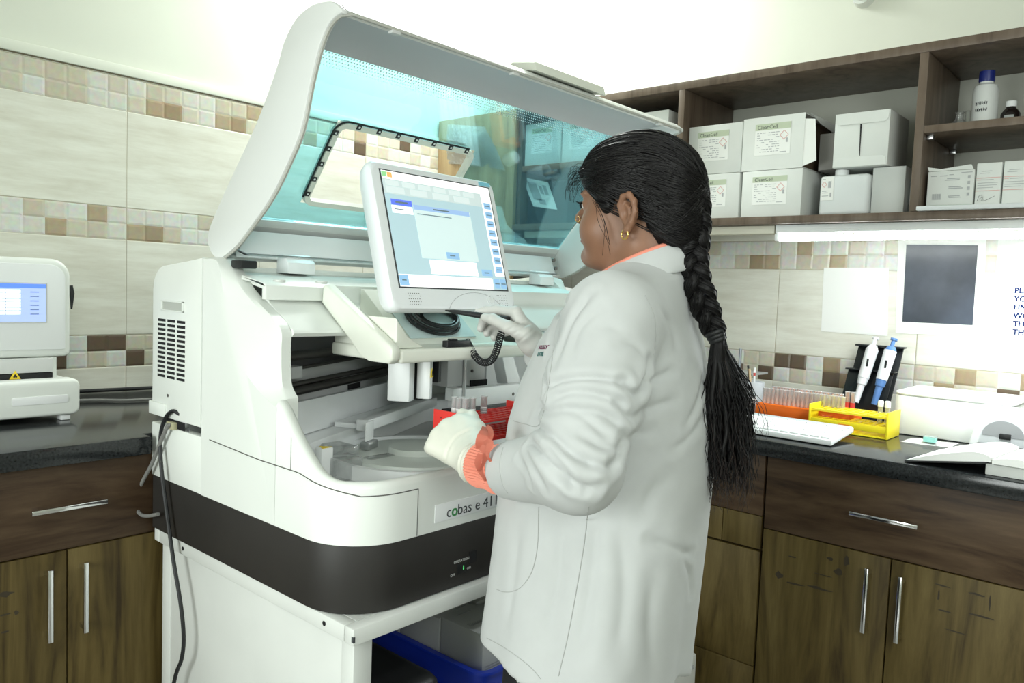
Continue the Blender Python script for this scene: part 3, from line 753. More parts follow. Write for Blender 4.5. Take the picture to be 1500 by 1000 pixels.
# white flat box with open book on it
bm = BM(); box(bm, 1.925, 2.09, .10, .333, ZT, ZT + .024, .002)
tag(obj('flat_box', bm, CARD), 'flat white box at the worktop edge under the right half of the open book', 'box')
t = thing('open_book', (2.02, .34, ZT), 'thick open notebook with blank white pages lying on the worktop edge', 'book')
def page_profile(y0, y1, lift, n=14, base=.0):
    """curved half of an open book: list of (y, ztop)"""
    out = []
    for k in range(n + 1):
        u = k / n
        out.append((y0 + (y1 - y0) * u, lift * (1 - (1 - u) ** 2.2) * (1 - .55 * max(0, (u - .75) / .25) ** 2) + base))
    return out
def tiltz(y): return ZT + .004 + max(0, min(1, (.485 - y) / .155)) * .024
prof = page_profile(.488, .322, .022)
bm = BM(); poly = [(y, tiltz(y) + z + .0015) for y, z in prof] + [(y, tiltz(y) + .001) for y, z in prof[::-1]]
for v in prism(bm, poly, 'X', 1.915, 2.115): v.co.y += (v.co.x - 1.915) * -.10
obj('left_pages', bm, PAPER, t, 60)
prof = [(y, z) for y, z in page_profile(.12, .320, .017)]
bm = BM(); poly = [(y, ZT + .0285 + z * .9) for y, z in prof] + [(y, ZT + .0265) for y, z in prof[::-1]]
for v in prism(bm, poly, 'X', 1.915, 2.115): v.co.y += (v.co.x - 1.915) * -.10
obj('right_pages', bm, PAPER, t, 60)
bm = BM(); poly = [(.490, tiltz(.490) - .003), (.40, tiltz(.40) - .003), (.33, tiltz(.33) - .003), (.33, tiltz(.33) + .0005), (.40, tiltz(.40) + .0005), (.490, tiltz(.490) + .0005)]
for v in prism(bm, poly, 'X', 1.913, 2.118): v.co.y += (v.co.x - 1.915) * -.10
obj('cover', bm, BLACK, t)
# sheets on the right wall
XP = XW - .0085
bm = BM(); prism(bm, [tuple(PX(x, y, XP)[1:]) for x, y in ((1328, 358), (1433, 359), (1425, 476), (1322, 471))], 'X', XP - .0022, XP - .0012)
FILM = mat('dark_film', (.040, .048, .065), .25, noise=.6, nscale=5)
tag(obj('film_sheet', bm, FILM, None, None), 'dark blue-black film sheet taped to the tiles under the tube light', 'film')
bm = BM(); prism(bm, [tuple(PX(x, y, XP)[1:]) for x, y in ((1316, 345), (1446, 345), (1436, 492), (1312, 488))], 'X', XP - .0010, XP - .0003)
tag(obj('backing_sheet', bm, PAPER, None, None), 'white paper sheet on the tiles behind the dark film', 'paper')
bm = BM(); prism(bm, [tuple(PX(x, y, XP)[1:]) for x, y in ((1207, 392), (1302, 392), (1300, 492), (1203, 485))], 'X', XP - .0010, XP - .0003)
tag(obj('notice_sheet', bm, PAPER, None, None), 'blank washed-out white sheet on the tiles left of the dark film', 'paper')
a, b_ = PX(1463, 345, XP), PX(1461, 490, XP)
bm = BM(); box(bm, XP - .0010, XP - .0003, .20, a[1], b_[2], a[2])
s = tag(obj('notice', bm, PAPER, None, None), 'white notice with blue capital lettering cut off by the right picture edge', 'notice')
NAVY = mat('navy_print', (.008, .02, .09), 1., spec=0.)
for k, w in enumerate(('PLE', 'YOU', 'FIN', 'WO', 'THI', 'THE')):
    p = PX(1486 - k * .6, 429 + k * 12.1, XP)
    text('lettering', w, .0215, axes((XP - .0022, p[1], p[2]), (0, -1, 0), (0, 0, 1)), NAVY, s, .0002, True)
# acrylic rod holder and pen cup behind the hair
t = thing('retort_stand', (2.5, 1.2, ZT), 'thin grey metal rod stand with clear shelf behind the loose hair', 'stand')
bm = BM(); box(bm, 2.44, 2.56, 1.15, 1.27, ZT, ZT + .01, .002); obj('base', bm, BLACK, t)
bm = BM(); cyl(bm, (2.5, 1.175, ZT + .01), (2.5, 1.175, 1.075), .005, seg=12); obj('rod', bm, mat('grey_rod', (.32, .34, .37), .35, metal=.6), t)
bm = BM(); box(bm, 2.44, 2.56, 1.10, 1.29, .993, .999, .001); obj('clear_shelf', bm, glassy('clear_acrylic', (.93, .95, .95), .2, .05, .3, (.8, .82, .83)), t)
c = PZ(1122, 585, ZT + .01)
c = np.array([2.44, 1.092, ZT])
t = thing('pen_cup', tuple(c), 'pale blue-white pen cup behind the orange rack', 'cup')
bm = BM(); lathe(bm, [(0, 0), (.026, 0), (.028, .004), (.032, .085), (.0305, .085), (.027, .006), (0, .006)], tuple(c), 24); obj('cup_body', bm, mat('pale_blue_cup', (.70, .74, .78), .35), t)
for k, (dx, dy, h, m, lab) in enumerate(((0, .016, .135, BLACK, 'black pen leaning in the pale cup'), (.006, .004, .130, WHITE2, 'white pen with red tip in the pale cup'), (-.006, .010, .126, mat('tan_pencil', (.6, .45, .28), .5), 'tan pencil in the pale cup'))):
    p0 = Vector((c[0] + dx * .4, c[1] + dy * .3, c[2] + .007)); p1 = Vector((c[0] + dx * 1.5, c[1] + dy * 1.6, c[2] + h))
    bm = BM(); cyl(bm, p0, p1, .0035, .0035, 10); o = tag(obj('pen', bm, m), lab, 'pen', 'pens in the cup')
    if k == 1: bm = BM(); cyl(bm, p0 + (p1 - p0) * .78, p0 + (p1 - p0) * .86, .0038, .0038, 10); obj('red_band', bm, REDL, o)
bm = BM(); lathe(bm, [(0, 0), (.022, 0), (.024, .004), (.024, .05), (.0225, .052), (.0, .052)], (2.30, 1.045, ZT), 24)
tag(obj('white_jar', bm, WHITE2), 'short white jar at the left end of the orange rack', 'jar')

# ------------------------------------------------------------------ left bench analyser
t = thing('benchtop_device', (.35, 2.25, ZT), 'white benchtop device with small colour screen, cut off by left picture edge', 'device')
YF2 = 2.10
def zz(y, x=60, Y=YF2): return PY(x, y, Y)[2]
def xx(x, y=450, Y=YF2): return PY(x, y, Y)[0]
xr = xx(104, 470); x0 = -.02
zt = zz(378, 60); zb = zz(523, 60)
bm = BM(); prism(bm, rrect(x0, xr, zb, zt, .04, 8, (.012, .012, .042, .042)), 'Y', YF2, YW - .05, .012, seg=3); obj('housing', bm, WHITE, t)
bm = BM(); prism(bm, rrect(x0 + .03, xx(95), zz(512), zt - .014, .035, 8, (.004, .004, .035, .035)), 'Y', YF2 - .004, YF2 + .004, .002); obj('front_bezel', bm, WHITE2, t)
# screen
sx1 = xx(66); sx0 = sx1 - .21; s0, s1 = zz(471), zz(416)
bm = BM(); box(bm, sx0 - .004, sx1 + .003, YF2 - .0055, YF2 - .0042, s0 - .003, s1 + .003); obj('screen_surround', bm, GREYW, t)
scr = part('screen', emit('reader_screen_blue', (.36, .46, .78), .62), t, sx0, sx1, YF2 - .0068, YF2 - .0056, s0, s1, bev=0)
part('title_strip', emit('reader_title_blue', (.10, .22, .75), .7), scr, sx0, sx1, YF2 - .0076, YF2 - .0069, s1 - .010, s1, bev=0)
part('table_panel', emit('reader_table_white', (.85, .92, .98), .85), scr, sx0, sx1 - .054, YF2 - .0076, YF2 - .0069, s0 + .018, s1 - .014, bev=0)
bm = BM()
for k in range(8): zz_ = s0 + .020 + k * .0068; box(bm, sx0, sx1 - .054, YF2 - .0082, YF2 - .0077, zz_, zz_ + .0008)
for k in range(6): box(bm, sx1 - .056 - k * .03, sx1 - .0552 - k * .03, YF2 - .0082, YF2 - .0077, s0 + .018, s1 - .014)
for k in range(6): box(bm, sx1 - .034, sx1 - .016, YF2 - .0082, YF2 - .0077, s1 - .020 - k * .0105, s1 - .0182 - k * .0105)
obj('screen_lines', bm, mat('screen_line_blue', (.15, .25, .5), .5), scr, None)
# lower mouth and tray
lipY = 2.03
xl = PY(118, 575, lipY)[0]; l0, l1 = PY(60, 611, lipY)[2], PY(60, 557, lipY)[2]
bm = BM(); prism(bm, rrect(x0, xl, max(l0, ZT + .006), l1, .018, 6), 'Y', lipY, lipY + .05, .008, seg=3); box(bm, xr - .05, xl - .004, lipY + .05, YF2 + .1, ZT + .012, l1 - .006, .004); obj('lower_tray', bm, WHITE, t)
bm = BM(); box(bm, x0, xl - .03, YF2, YW - .06, ZT + .012, zb - .001); obj('base_block', bm, WHITE, t)
bm = BM(); box(bm, x0, xr - .045, YF2 - .012, YF2 - .001, l1 - .012, zz(545), .001); obj('dark_slot', bm, BLACK, t)
bm = BM(); box(bm, x0, xr - .045, YF2 - .014, YF2 - .001, zz(544), zb - .002, .001); obj('striped_flap', bm, GREYW, t)
a = PY(45, 595, lipY); bm = BM(); prism(bm, rrect(PY(17, 590, lipY)[0], PY(100, 590, lipY)[0], PY(60, 592, lipY)[2], PY(60, 580, lipY)[2], .004), 'Y', lipY - .0018, lipY - .0002, .0008); obj('raised_nameplate', bm, WHITE2, t)
bm = BM(); w = PY(22, 554, YF2 - .013); q = [(w[0] - .012, w[2] - .002), (w[0] + .012, w[2] - .002), (w[0], w[2] + .019)]; prism(bm, q, 'Y', YF2 - .0142, YF2 - .0126); obj('warning_triangle', bm, YEL, t, None)
bm = BM()
for k in range(3):
    aa = PI / 2 + k * 2 * PI / 3; cyl(bm, (w[0] + .0025 * math.cos(aa), YF2 - .0148, w[2] + .005 + .0025 * math.sin(aa)), (w[0] + .0025 * math.cos(aa), YF2 - .0143, w[2] + .005 + .0025 * math.sin(aa)), .0022, seg=10)
obj('hazard_symbol', bm, BLACK, t, None)
for fx in (xl - .04, .1):
    bm = BM(); box(bm, fx, fx + .022, lipY + .012, lipY + .04, ZT, ZT + .012, .002); obj('foot', bm, WHITE2, t)
for fx in (xl - .04, .1):
    bm = BM(); box(bm, fx, fx + .022, YW - .12, YW - .09, ZT, ZT + .012, .002); obj('foot', bm, BLACK, t)
bm = BM(); a = PY(101, 418, 2.16); tube(bm, [(a[0] + .004, 2.16, a[2]), (a[0] + .007, 2.16, a[2] - .02), (a[0] + .006, 2.16, a[2] - .06)], [.005, .006, .002], 10); obj('side_stylus', bm, BLACK, t)
# cables behind
bm = BM(); tube(bm, smooth_pts([(xl - .2, 2.46, ZT + .006), (.85, 2.47, ZT + .006), (.98, 2.455, ZT + .006), (1.10, 2.44, ZT + .006), (1.22, 2.45, ZT + .006)]), .0055, 8)
tag(obj('power_cable', bm, BLACK), 'black cable lying on the left worktop against the tiles', 'cable')
bm = BM(); tube(bm, smooth_pts([(xl - .1, 2.33, ZT + .0045), (.83, 2.30, ZT + .0045), (.92, 2.24, ZT + .0045), (1.03, 2.22, ZT + .0045), (1.2, 2.2, ZT + .0045)]), .0042, 8)
tag(obj('data_cable', bm, mat('grey_cable', (.20, .20, .19), .5)), 'grey cable crossing the left worktop towards the analyser', 'cable')

# ------------------------------------------------------------------ white bin behind the person
t = thing('white_unit', (1.63, 1.05, 0), 'small white plastic floor unit peeking out behind the coat hem', 'floor unit')
bm = BM(); box(bm, 1.46, 1.80, .915, 1.22, .02, .335, .008, 3); obj('housing', bm, mat('off_white_unit', (.62, .63, .60), .5), t)
bm = BM(); box(bm, 1.774, 1.784, .9135, .9148, .300, .310, .0004); obj('badge', bm, INKG, t)
for fx in (1.49, 1.74):
    for fy in (.94, 1.17):
        bm = BM(); cyl(bm, (fx, fy, .0005), (fx, fy, .02), .012, seg=12); obj('foot', bm, BLACK, t)
# ------------------------------------------------------------------ instrument table
XL, XR, YFR, YBK = .78, 1.889, 1.036, 1.765
TABW = mat('table_enamel', (.66, .68, .65), .45, noise=.04, nscale=5)
TBL = thing('instrument_table', (1.375, 1.4, 0), 'white enamelled steel table carrying the analyser, open below at the front', 'table')
bm = BM()
for b in ((.785, 1.885, 1.019, 1.045, .645, .675), (.785, 1.885, 1.735, 1.76, .645, .675), (.785, .81, 1.0455, 1.7345, .645, .675), (1.86, 1.885, 1.0455, 1.7345, .645, .675)): box(bm, *b, .003)
obj('top_frame', bm, TABW, TBL)
bm = BM(); box(bm,   .8105, 1.8595, 1.0455, 1.7345, .655, .675); obj('table_top', bm, TABW, TBL)
for x0, x1 in ((.795, .835), (1.835, 1.875)):
    for y0, y1 in ((1.030, 1.065), (1.70, 1.74)):
        bm = BM(); box(bm, x0, x1, y0, y1, .001, .6445, .003); obj('leg', bm, TABW, TBL)
bm = BM(); box(bm, .797, .809, 1.0655, 1.6995, .03, .640, .002); obj('side_panel', bm, TABW, TBL)
bm = BM(); box(bm, 1.861, 1.873, 1.0655, 1.6995, .03, .640, .002); obj('side_panel', bm, TABW, TBL)
bm = BM(); box(bm, .811, 1.8595, 1.067, 1.70, .34, .36, .002); obj('lower_shelf', bm, TABW, TBL)
bm = BM()
for (x, y) in ((268, 800), (475, 908)):
    p = PX(x, y, .785); cyl(bm, (.786, p[1], .660), (.7842, p[1], .660), .0045, seg=12)
obj('screw_holes', bm, DARKV, TBL)
bm = BM(); p = PY(516, 917, 1.019); box(bm, .7848, .7885, 1.0185, 1.024, .652, .662); obj('paint_chip', bm, INK, TBL)
# blue tray with small cartons under the table
BLUEP = mat('blue_plastic', (.015, .05, .55), .35)
t = thing('plastic_tray', (1.3, 1.34, .3605), 'blue plastic tray of small cartons on the table lower shelf', 'tray')
tx0, tx1, ty0, ty1 = 1.175, 1.58, 1.085, 1.56
bm = BM(); prism(bm, rrect(tx0, tx1, ty0, ty1, .03), 'Z', .361, .366); obj('tray_floor', bm, BLUEP, t)
def ringwall(bm, x0, x1, y0, y1, r, th, z0, z1, flare=0):
    A = rrect(x0, x1, y0, y1, r); Bq = rrect(x0 + th, x1 - th, y0 + th, y1 - th, max(r - th, .001)); n = len(A)
    c = Vector(((x0 + x1) / 2, (y0 + y1) / 2))
    def V(p, z, f): q = Vector(p); d = (q - c).normalized() * f; return bm.verts.new((q.x + d.x, q.y + d.y, z))
    L = [[V(p, z0, -flare) for p in A], [V(p, z1, 0) for p in A], [V(p, z1, 0) for p in Bq], [V(p, z0, -flare) for p in Bq]]
    for a, b_ in zip(L, L[1:] + L[:1]):
        for i in range(n): bm.faces.new((a[i], a[(i + 1) % n], b_[(i + 1) % n], b_[i]))
    bmesh.ops.recalc_face_normals(bm, faces=bm.faces[:])
bm = BM(); ringwall(bm, tx0, tx1, ty0, ty1, .03, .004, .3662, .432, .012); obj('tray_wall', bm, BLUEP, t)
bm = BM(); ringwall(bm, tx0 - .012, tx1 + .012, ty0 - .012, ty1 + .012, .042, .014, .4322, .438); obj('tray_rim', bm, BLUEP, t)
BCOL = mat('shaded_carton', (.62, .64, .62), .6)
k = 0
for j in range(3):
    for i in range(3):
        x0 = 1.205 + i * .120; y0 = 1.115 + j * .138; h = (.135, .128, .132)[(i + j) % 3]
        lab = ('front', 'middle', 'rear')[j] + ' row ' + ('left', 'centre', 'right')[i] + ' small white carton in the blue tray'
        q = thing('reagent_box', (x0 + .056, y0 + .065, .3665), lab, 'box', 'small cartons in the blue tray')
        bm = BM(); box(bm, x0, x0 + .112, y0, y0 + .132, .3665, .3665 + h, .002); obj('box_body', bm, BCOL, q)
        bm = BM(); zt_ = .3665 + h
        for (a, b_, c, d) in ((.066, .10, .012, .016), (.066, .094, .022, .025), (.02, .05, .05, .056), (.03, .075, .11, .114)): box(bm, x0 + a, x0 + b_, y0 + c, y0 + d, zt_, zt_ + .0005)
        for (a, b_, c, d) in ((.012, .07, .06, .063), (.012, .066, .054, .057), (.012, .06, .048, .051), (.012, .05, .03, .033), (.012, .055, .024, .027), (.082, .092, .036, .050)): box(bm, x0 + a, x0 + b_, y0 - .0005, y0, .3665 + c, .3665 + d)
        obj('box_print', bm, INKG, q, None)
        bm = BM(); prism(bm, [(x0 + .0, zt_ + .0006), (x0 + .112, zt_ + .0006), (x0 + .110, zt_ + .002), (x0 + .002, zt_ + .002)], 'Y', y0 - .001, y0 + .01); obj('lid_flap', bm, BCOL, q)
        if j == 0 and i == 0:
            text('print_word', 'Elecsys', .017, axes((x0 + .012, y0 + .052, zt_ + .0007), (1, 0, 0), (0, 1, 0)), INKG, q, .0001)
# dark clutter left of the tray
t = thing('dark_pouch', (.93, 1.3, .3605), 'dark bundle lying beside the blue tray on the table lower shelf', 'bundle')
bm = BM(); box(bm, .86, 1.08, 1.10, 1.55, .361, .47, .03, 3); obj('bundle_body', bm, BLACK, t)

# ------------------------------------------------------------------ the analyser
AN = thing('laboratory_analyser', (1.375, 1.4, .676), 'large white benchtop analyser with raised blue-tinted lid and touch screen', 'analyser')
def A(name, bm, m, smooth=35, par=None): return obj(name, bm, m, par or AN, smooth)
bm = BM(); prism(bm, rrect(XL, XR, YFR, YBK, .1, 10, (.115, .115, .01, .01)), 'Z', .6765, .7965, .002); band = A('base_band', bm, BAND)
# lower shell with swooping rim
path = []
for k in range(9): path.append((XL, 1.255 - (1.255 - 1.151) * k / 8, (1, 0)))
for k in range(1, 13):
    t_ = PI + .5 * PI * k / 12; path.append((XL + .115 + .115 * math.cos(t_), YFR + .115 + .115 * math.sin(t_), (-math.cos(t_), -math.sin(t_))))
for k in range(1, 15): path.append((XL + .115 + (XR - XL - .23) * k / 14, YFR, (0, 1)))
for k in range(1, 13):
    t_ = 1.5 * PI + .5 * PI * k / 12; path.append((XR - .115 + .115 * math.cos(t_), YFR + .115 + .115 * math.sin(t_), (-math.cos(t_), -math.sin(t_))))
for k in range(1, 9): path.append((XR, 1.151 + (1.255 - 1.151) * k / 8, (-1, 0)))
def rim_h(y): return .907 + .123 * max(0, min(1, (y - 1.085) / .165)) ** 1.6
def loft(bm, rows, closed=False, capends=True):
    R = [[bm.verts.new(p) for p in r] for r in rows]; n = len(R[0])
    for a, b_ in zip(R, R[1:]):
        for i in range(n if closed else n - 1): bm.faces.new((a[i], a[(i + 1) % n], b_[(i + 1) % n], b_[i]))
    if capends and closed: bm.faces.new(R[0][::-1]); bm.faces.new(R[-1])
    bmesh.ops.recalc_face_normals(bm, faces=bm.faces[:])
rows = []
for x, y, nrm in path:
    h = rim_h(y)
    sec = ((0, .797), (0, h - .012), (.002, h - .005), (.007, h - .001), (.013, h), (.020, h - .002), (.026, h - .008), (.028, h - .016), (.028, .86), (.028, .797))
    rows.append([(x + nrm[0] * a, y + nrm[1] * a, z) for a, z in sec])
bm = BM(); loft(bm, rows, True); A('lower_shell', bm, WHITE, 45)
# seams on the shell
SEAM = mat('panel_seam', (.10, .10, .09), .8)
bm = BM()
pts = []
for x, y, nrm in path[:22 + 3]:
    z = .884 + .026 * max(0, min(1, (y - 1.06) / .12)) ** .8
    pts.append((x - nrm[0] * .0001, y - nrm[1] * .0001, z))
e = PY(613, 709, YFR); pts = [p for p in pts if p[0] < e[0] or p[1] > YFR + .001] + [(e[0], YFR - .0001, .884)]
pts = [(XL - .0001, 1.50, .918), (XL - .0001, 1.31, .910)] + pts
tube(bm, pts, .0011, 5)
tube(bm, [(e[0], YFR, .884), (e[0], YFR, .798)], .0010, 5)
q = PX(426, 640, XL); tube(bm, [(XL, 1.205, .911), (XL, 1.205, rim_h(1.205) - .012)], .0008, 5)
A('panel_seams', bm, SEAM, None)
# left and right side covers with chamfer down to the opening
for X0, s in ((XL, 1), (XR, -1)):
    outer = [(1.535, 1.285), (1.480, 1.281), (1.462, 1.245), (1.445, 1.19), (1.42, 1.14), (1.39, 1.095), (1.355, 1.062), (1.31, 1.036), (1.256, 1.016)]
    inner = [(1.535, 1.289), (1.485, 1.284), (1.415, 1.228), (1.345, 1.192), (1.288, 1.158), (1.284, 1.12), (1.282, 1.075), (1.276, 1.05), (1.256, 1.030)]
    outer = [tuple(p) for p in smooth_pts(outer, 4)] + [(1.256, .797), (1.535, .797)]; inner = [tuple(p) for p in smooth_pts(inner, 4)] + [(1.256, .797), (1.535, .797)]
    rows = [[(X0, y, z) for y, z in outer], [(X0 + s * .004, y * .9 + y2 * .1, z * .9 + z2 * .1) for (y, z), (y2, z2) in zip(outer, inner)],
            [(X0 + s * .020, y * .12 + y2 * .88, z * .12 + z2 * .88) for (y, z), (y2, z2) in zip(outer, inner)], [(X0 + s * .026, y, z) for y, z in inner], [(X0 + s * .046, y, z) for y, z in inner]]
    bm = BM(); loft(bm, rows, True); A('side_cover', bm, WHITE, 30)
    bm = BM(); box(bm, min(X0, X0 + s * .02), max(X0, X0 + s * .02), 1.5355, 1.7645, .797, .9385 if s < 0 else .918, .002); A('lower_side_panel', bm, WHITE)
    # rear module side with rounded top
    prof = [(1.538, .937), (1.7625, .937), (1.7625, 1.215)] + [(1.7625 - .06 + .06 * math.cos(a), 1.215 + .055 * math.sin(a)) for a in [PI / 2 * k / 8 for k in range(1, 9)]] + [(1.60, 1.280), (1.538, 1.287)]
    bm = BM(); prism(bm, prof, 'X', min(X0 - s * .002, X0 + s * .05), max(X0 - s * .002, X0 + s * .05), .004); rm = A('rear_side_module', bm, WHITE)
    if s > 0: LM = rm
# rear wall and top
bm = BM(); prof = [(1.745, .797), (1.7625, .797), (1.7625, 1.215)] + [(1.7025 + .06 * math.cos(a), 1.215 + .055 * math.sin(a)) for a in [PI / 2 * k / 8 for k in range(1, 9)]] + [(1.50, 1.272), (1.50, 1.260), (1.70, 1.258), (1.73, 1.24), (1.745, 1.21)]
prism(bm, prof, 'X', XL + .049, XR - .049); A('rear_cover', bm, WHITE)
# vents, handle recess, ports on the left rear module
bm = BM()
a, b_, c = PX(231, 461, XL - .002), PX(272, 558, XL - .002), PX(272, 472, XL - .002)
for r in range(13):
    for k in range(3):
        yy = 1.733 - k * .0455; z_ = 1.153 - r * .01020
        box(bm, XL - .0026, XL - .0018, yy - .036, yy, z_ - .0058, z_, .0003, 1)
obj('vent_slots', bm, DARKV, LM, None)
bm = BM()
y0, y1, z0, z1 = 1.612, 1.712, 1.171, 1.194
for b in ((y0, y1, z1 - .003, z1), (y0, y1, z0, z0 + .003), (y0, y0 + .004, z0, z1), (y1 - .004, y1, z0, z1)): box(bm, XL - .006, XL - .0018, b[0], b[1], b[2], b[3], .0008)
obj('grip_frame', bm, WHITE, LM)
bm = BM(); box(bm, XL - .0027, XL - .0019, y0 + .004, y1 - .004, z0 + .003, z1 - .003); obj('grip_recess', bm, mat('recess_shade_plastic', (.44, .46, .42), .6), LM)
bm = BM(); p = PX(246, 579, XL - .002); cyl(bm, (XL - .003, p[1], p[2]), (XL - .0018, p[1], p[2]), .0035, seg=10); obj('screw', bm, GUN, LM)
bm = BM(); box(bm, XL - .0065, XL + .002, 1.690, 1.768, .9375, .9665, .002); A('port_cover', bm, WHITE)
bm = BM(); box(bm, XL + .0005, XL + .0012 - .002, 1.608, 1.688, .919, .9365); A('port_recess', bm, DARKV, None)
bm = BM(); box(bm, XL - .010, XL - .0008, 1.640, 1.672, .917, .933, .001); A('connector', bm, mat('beige_connector', (.42, .40, .25), .5))
bm = BM(); cyl(bm, (XL - .001, 1.59, .925), (XL + .0005, 1.59, .925), .005, seg=12); A('screw', bm, STEEL)
# hood over the opening
bm = BM(); prism(bm, [(1.276, 1.149), (1.280, 1.156), (1.362, 1.204), (1.366, 1.210), (1.366, 1.240), (1.499, 1.262), (1.499, 1.25), (1.378, 1.228), (1.378, 1.200), (1.290, 1.146), (1.282, 1.142)], 'X', XL + .047, XR - .047)
A('hood_panel', bm, WHITE, 50)
bm = BM(); prism(bm, [(1.348, 1.209), (1.348, 1.236), (1.354, 1.2415), (1.44, 1.2555), (1.44, 1.245), (1.363, 1.238), (1.363, 1.209)], 'X', XL + .030, .972, .003); A('left_cap', bm, WHITE, 40)
bm = BM()
for (x, y) in ((409, 411), (471, 412)):
    p = PY(x, y, 1.375); lathe(bm, [(.012, -.003), (.012, .0025), (.010, .0035), (0, .0038)], (p[0], 1.375, 1.2455), 20)
A('cap_buttons', bm, mat('button_grey', (.62, .63, .60), .4))
# interior: floor, deck, disk, angled guides
def PV(x, y, p0, n):
    r = ray(x, y); n = np.array([*n, 0.]); p0 = np.array([*p0, 0.]); t_ = ((p0 - EYE) @ n) / (r @ n); return EYE + r * t_
UD = np.array([.882, .471]); ND = np.array([.471, -.882])
bm = BM(); box(bm, XL + .05, XR - .05, YFR + .03, 1.744, .840, .8600); A('tub_floor', bm, GREYW)
bm = BM(); prism(bm, [(XL + .051, 1.28), (.93, 1.355), (1.50, 1.64), (XR - .051, 1.64), (XR - .051, 1.743), (XL + .051, 1.743)], 'Z', .8602, .919, .003); A('deck', bm, WHITE2)
bm = BM(); lathe(bm, [(0, .0), (.17, .0), (.172, .004), (.172, .016), (.150, .020), (.148, .027), (.06, .029), (.055, .040), (0, .041)], (1.125, 1.262, .8602), 64); A('sample_disk', bm, mat('disk_pale', (.62, .66, .62), .3))
bm = BM(); lathe(bm, [(.176, 0), (.19, 0), (.19, .028), (.176, .028), (.176, 0)], (1.125, 1.262, .8602), 64); A('disk_guard', bm, WHITE2)
bm = BM(); box(bm, 1.36, XR - .06, 1.09, 1.36, .8602, .896, .006); A('right_deck', bm, WHITE2)
P0 = np.array([.932, 1.407])
def guide(name, px, p0, th, m, par=None, bev=.001):
    """plate standing on the slanted guide direction; px: image outline on its front plane"""
    q = [PV(x, y, p0, ND) for x, y in px]
    bm = BM(); F = [bm.verts.new(v) for v in q]; Bk = [bm.verts.new(v - np.array([*ND, 0]) * th) for v in q]; n = len(q)
    bm.faces.new(F); bm.faces.new(Bk[::-1])
    for i in range(n): bm.faces.new((F[i], Bk[i], Bk[(i + 1) % n], F[(i + 1) % n]))
    bmesh.ops.recalc_face_normals(bm, faces=bm.faces[:])
    return A(name, bm, m)
guide('guide_panel', [(392, 599), (592, 555), (592, 592), (392, 652)], P0, .012, WHITE2)
guide('upper_rail_plate', [(392, 545), (600, 512), (600, 538), (392, 571)], P0 - ND * .075, .01, GREYW)
guide('middle_plate', [(392, 588), (600, 543), (600, 560), (392, 600)], P0 - ND * .05, .008, GREYW)
guide('inner_back_wall', [(380, 470), (720, 440), (720, 545), (380, 610)], P0 - ND * .11, .004, mat('inner_grey', (.23, .235, .24), .5))
bm = BM()
for (a, b_, r, off) in (((392, 525), (605, 503), .0105, .055), ((392, 582), (600, 537), .0095, .045), ((392, 571), (600, 528), .006, .052), ((392, 547), (560, 517), .004, .065)):
    tube(bm, [PV(*a, P0 - ND * off, ND), PV(*b_, P0 - ND * off, ND)], r, 14)
A('guide_rods', bm, GUN)
guide('gripper_block', [(410, 541), (443, 536), (443, 553), (410, 558)], P0 - ND * .03, .03, GREYW)
bm = BM(); p = PV(417, 551, P0 - ND * .0295, ND); 
for rr in (.0085, .005): tube(bm, [p + np.array([*UD, 0]) * rr * math.cos(2 * PI * k / 16) + np.array([0, 0, rr * math.sin(2 * PI * k / 16)]) for k in range(17)], .0012, 5)
A('gripper_spring', bm, GUN)
guide('slot', [(510, 563), (528, 559), (528, 568), (510, 573)], P0 + ND * -.048, .001, DARKV)
# slanted trough bar
T0 = np.array([1.083, 1.372])
bm = BM(); M = axes((T0[0], T0[1], .9195), (.900, .436, 0), (-.436, .900, 0))
box(bm, -.0, .42, 0, .030, 0, .026, .003, 2, M); box(bm, .02, .42, .030, .095, 0, .012, .002, 2, M); A('trough_bar', bm, WHITE2)
bm = BM(); box(bm, -.05, -.012, -.02, -.016, -.012, .030, .002, 2, M); A('white_flap', bm, WHITE2)
bm = BM(); box(bm, -.05, -.006, -.028, -.006, -.030, -.013, .002, 2, M); A('flap_bracket', bm, STEEL)
CLR = glassy('clear_carrier', (.95, .96, .96), .35, .08, .15, (.75, .78, .77))
bm = BM()
for (x, y, w, d_, h) in ((.905, 1.235, .06, .05, .045), (.955, 1.30, .05, .07, .05), (1.00, 1.255, .07, .03, .03), (.90, 1.29, .045, .05, .03)):
    box(bm, x, x + w, y, y + d_, .8602, .8602 + h, .004)
A('clear_carriers', bm, CLR)
bm = BM(); box(bm, .885, .912, 1.262, 1.285, .8602, .925, .002); A('label_post', bm, WHITE2)
bm = BM(); w = PZ(462, 636, .9257); prism(bm, [(.886, 1.262), (.911, 1.266), (.895, 1.284)], 'Z', .9252, .926); A('warning_label', bm, YEL, None)
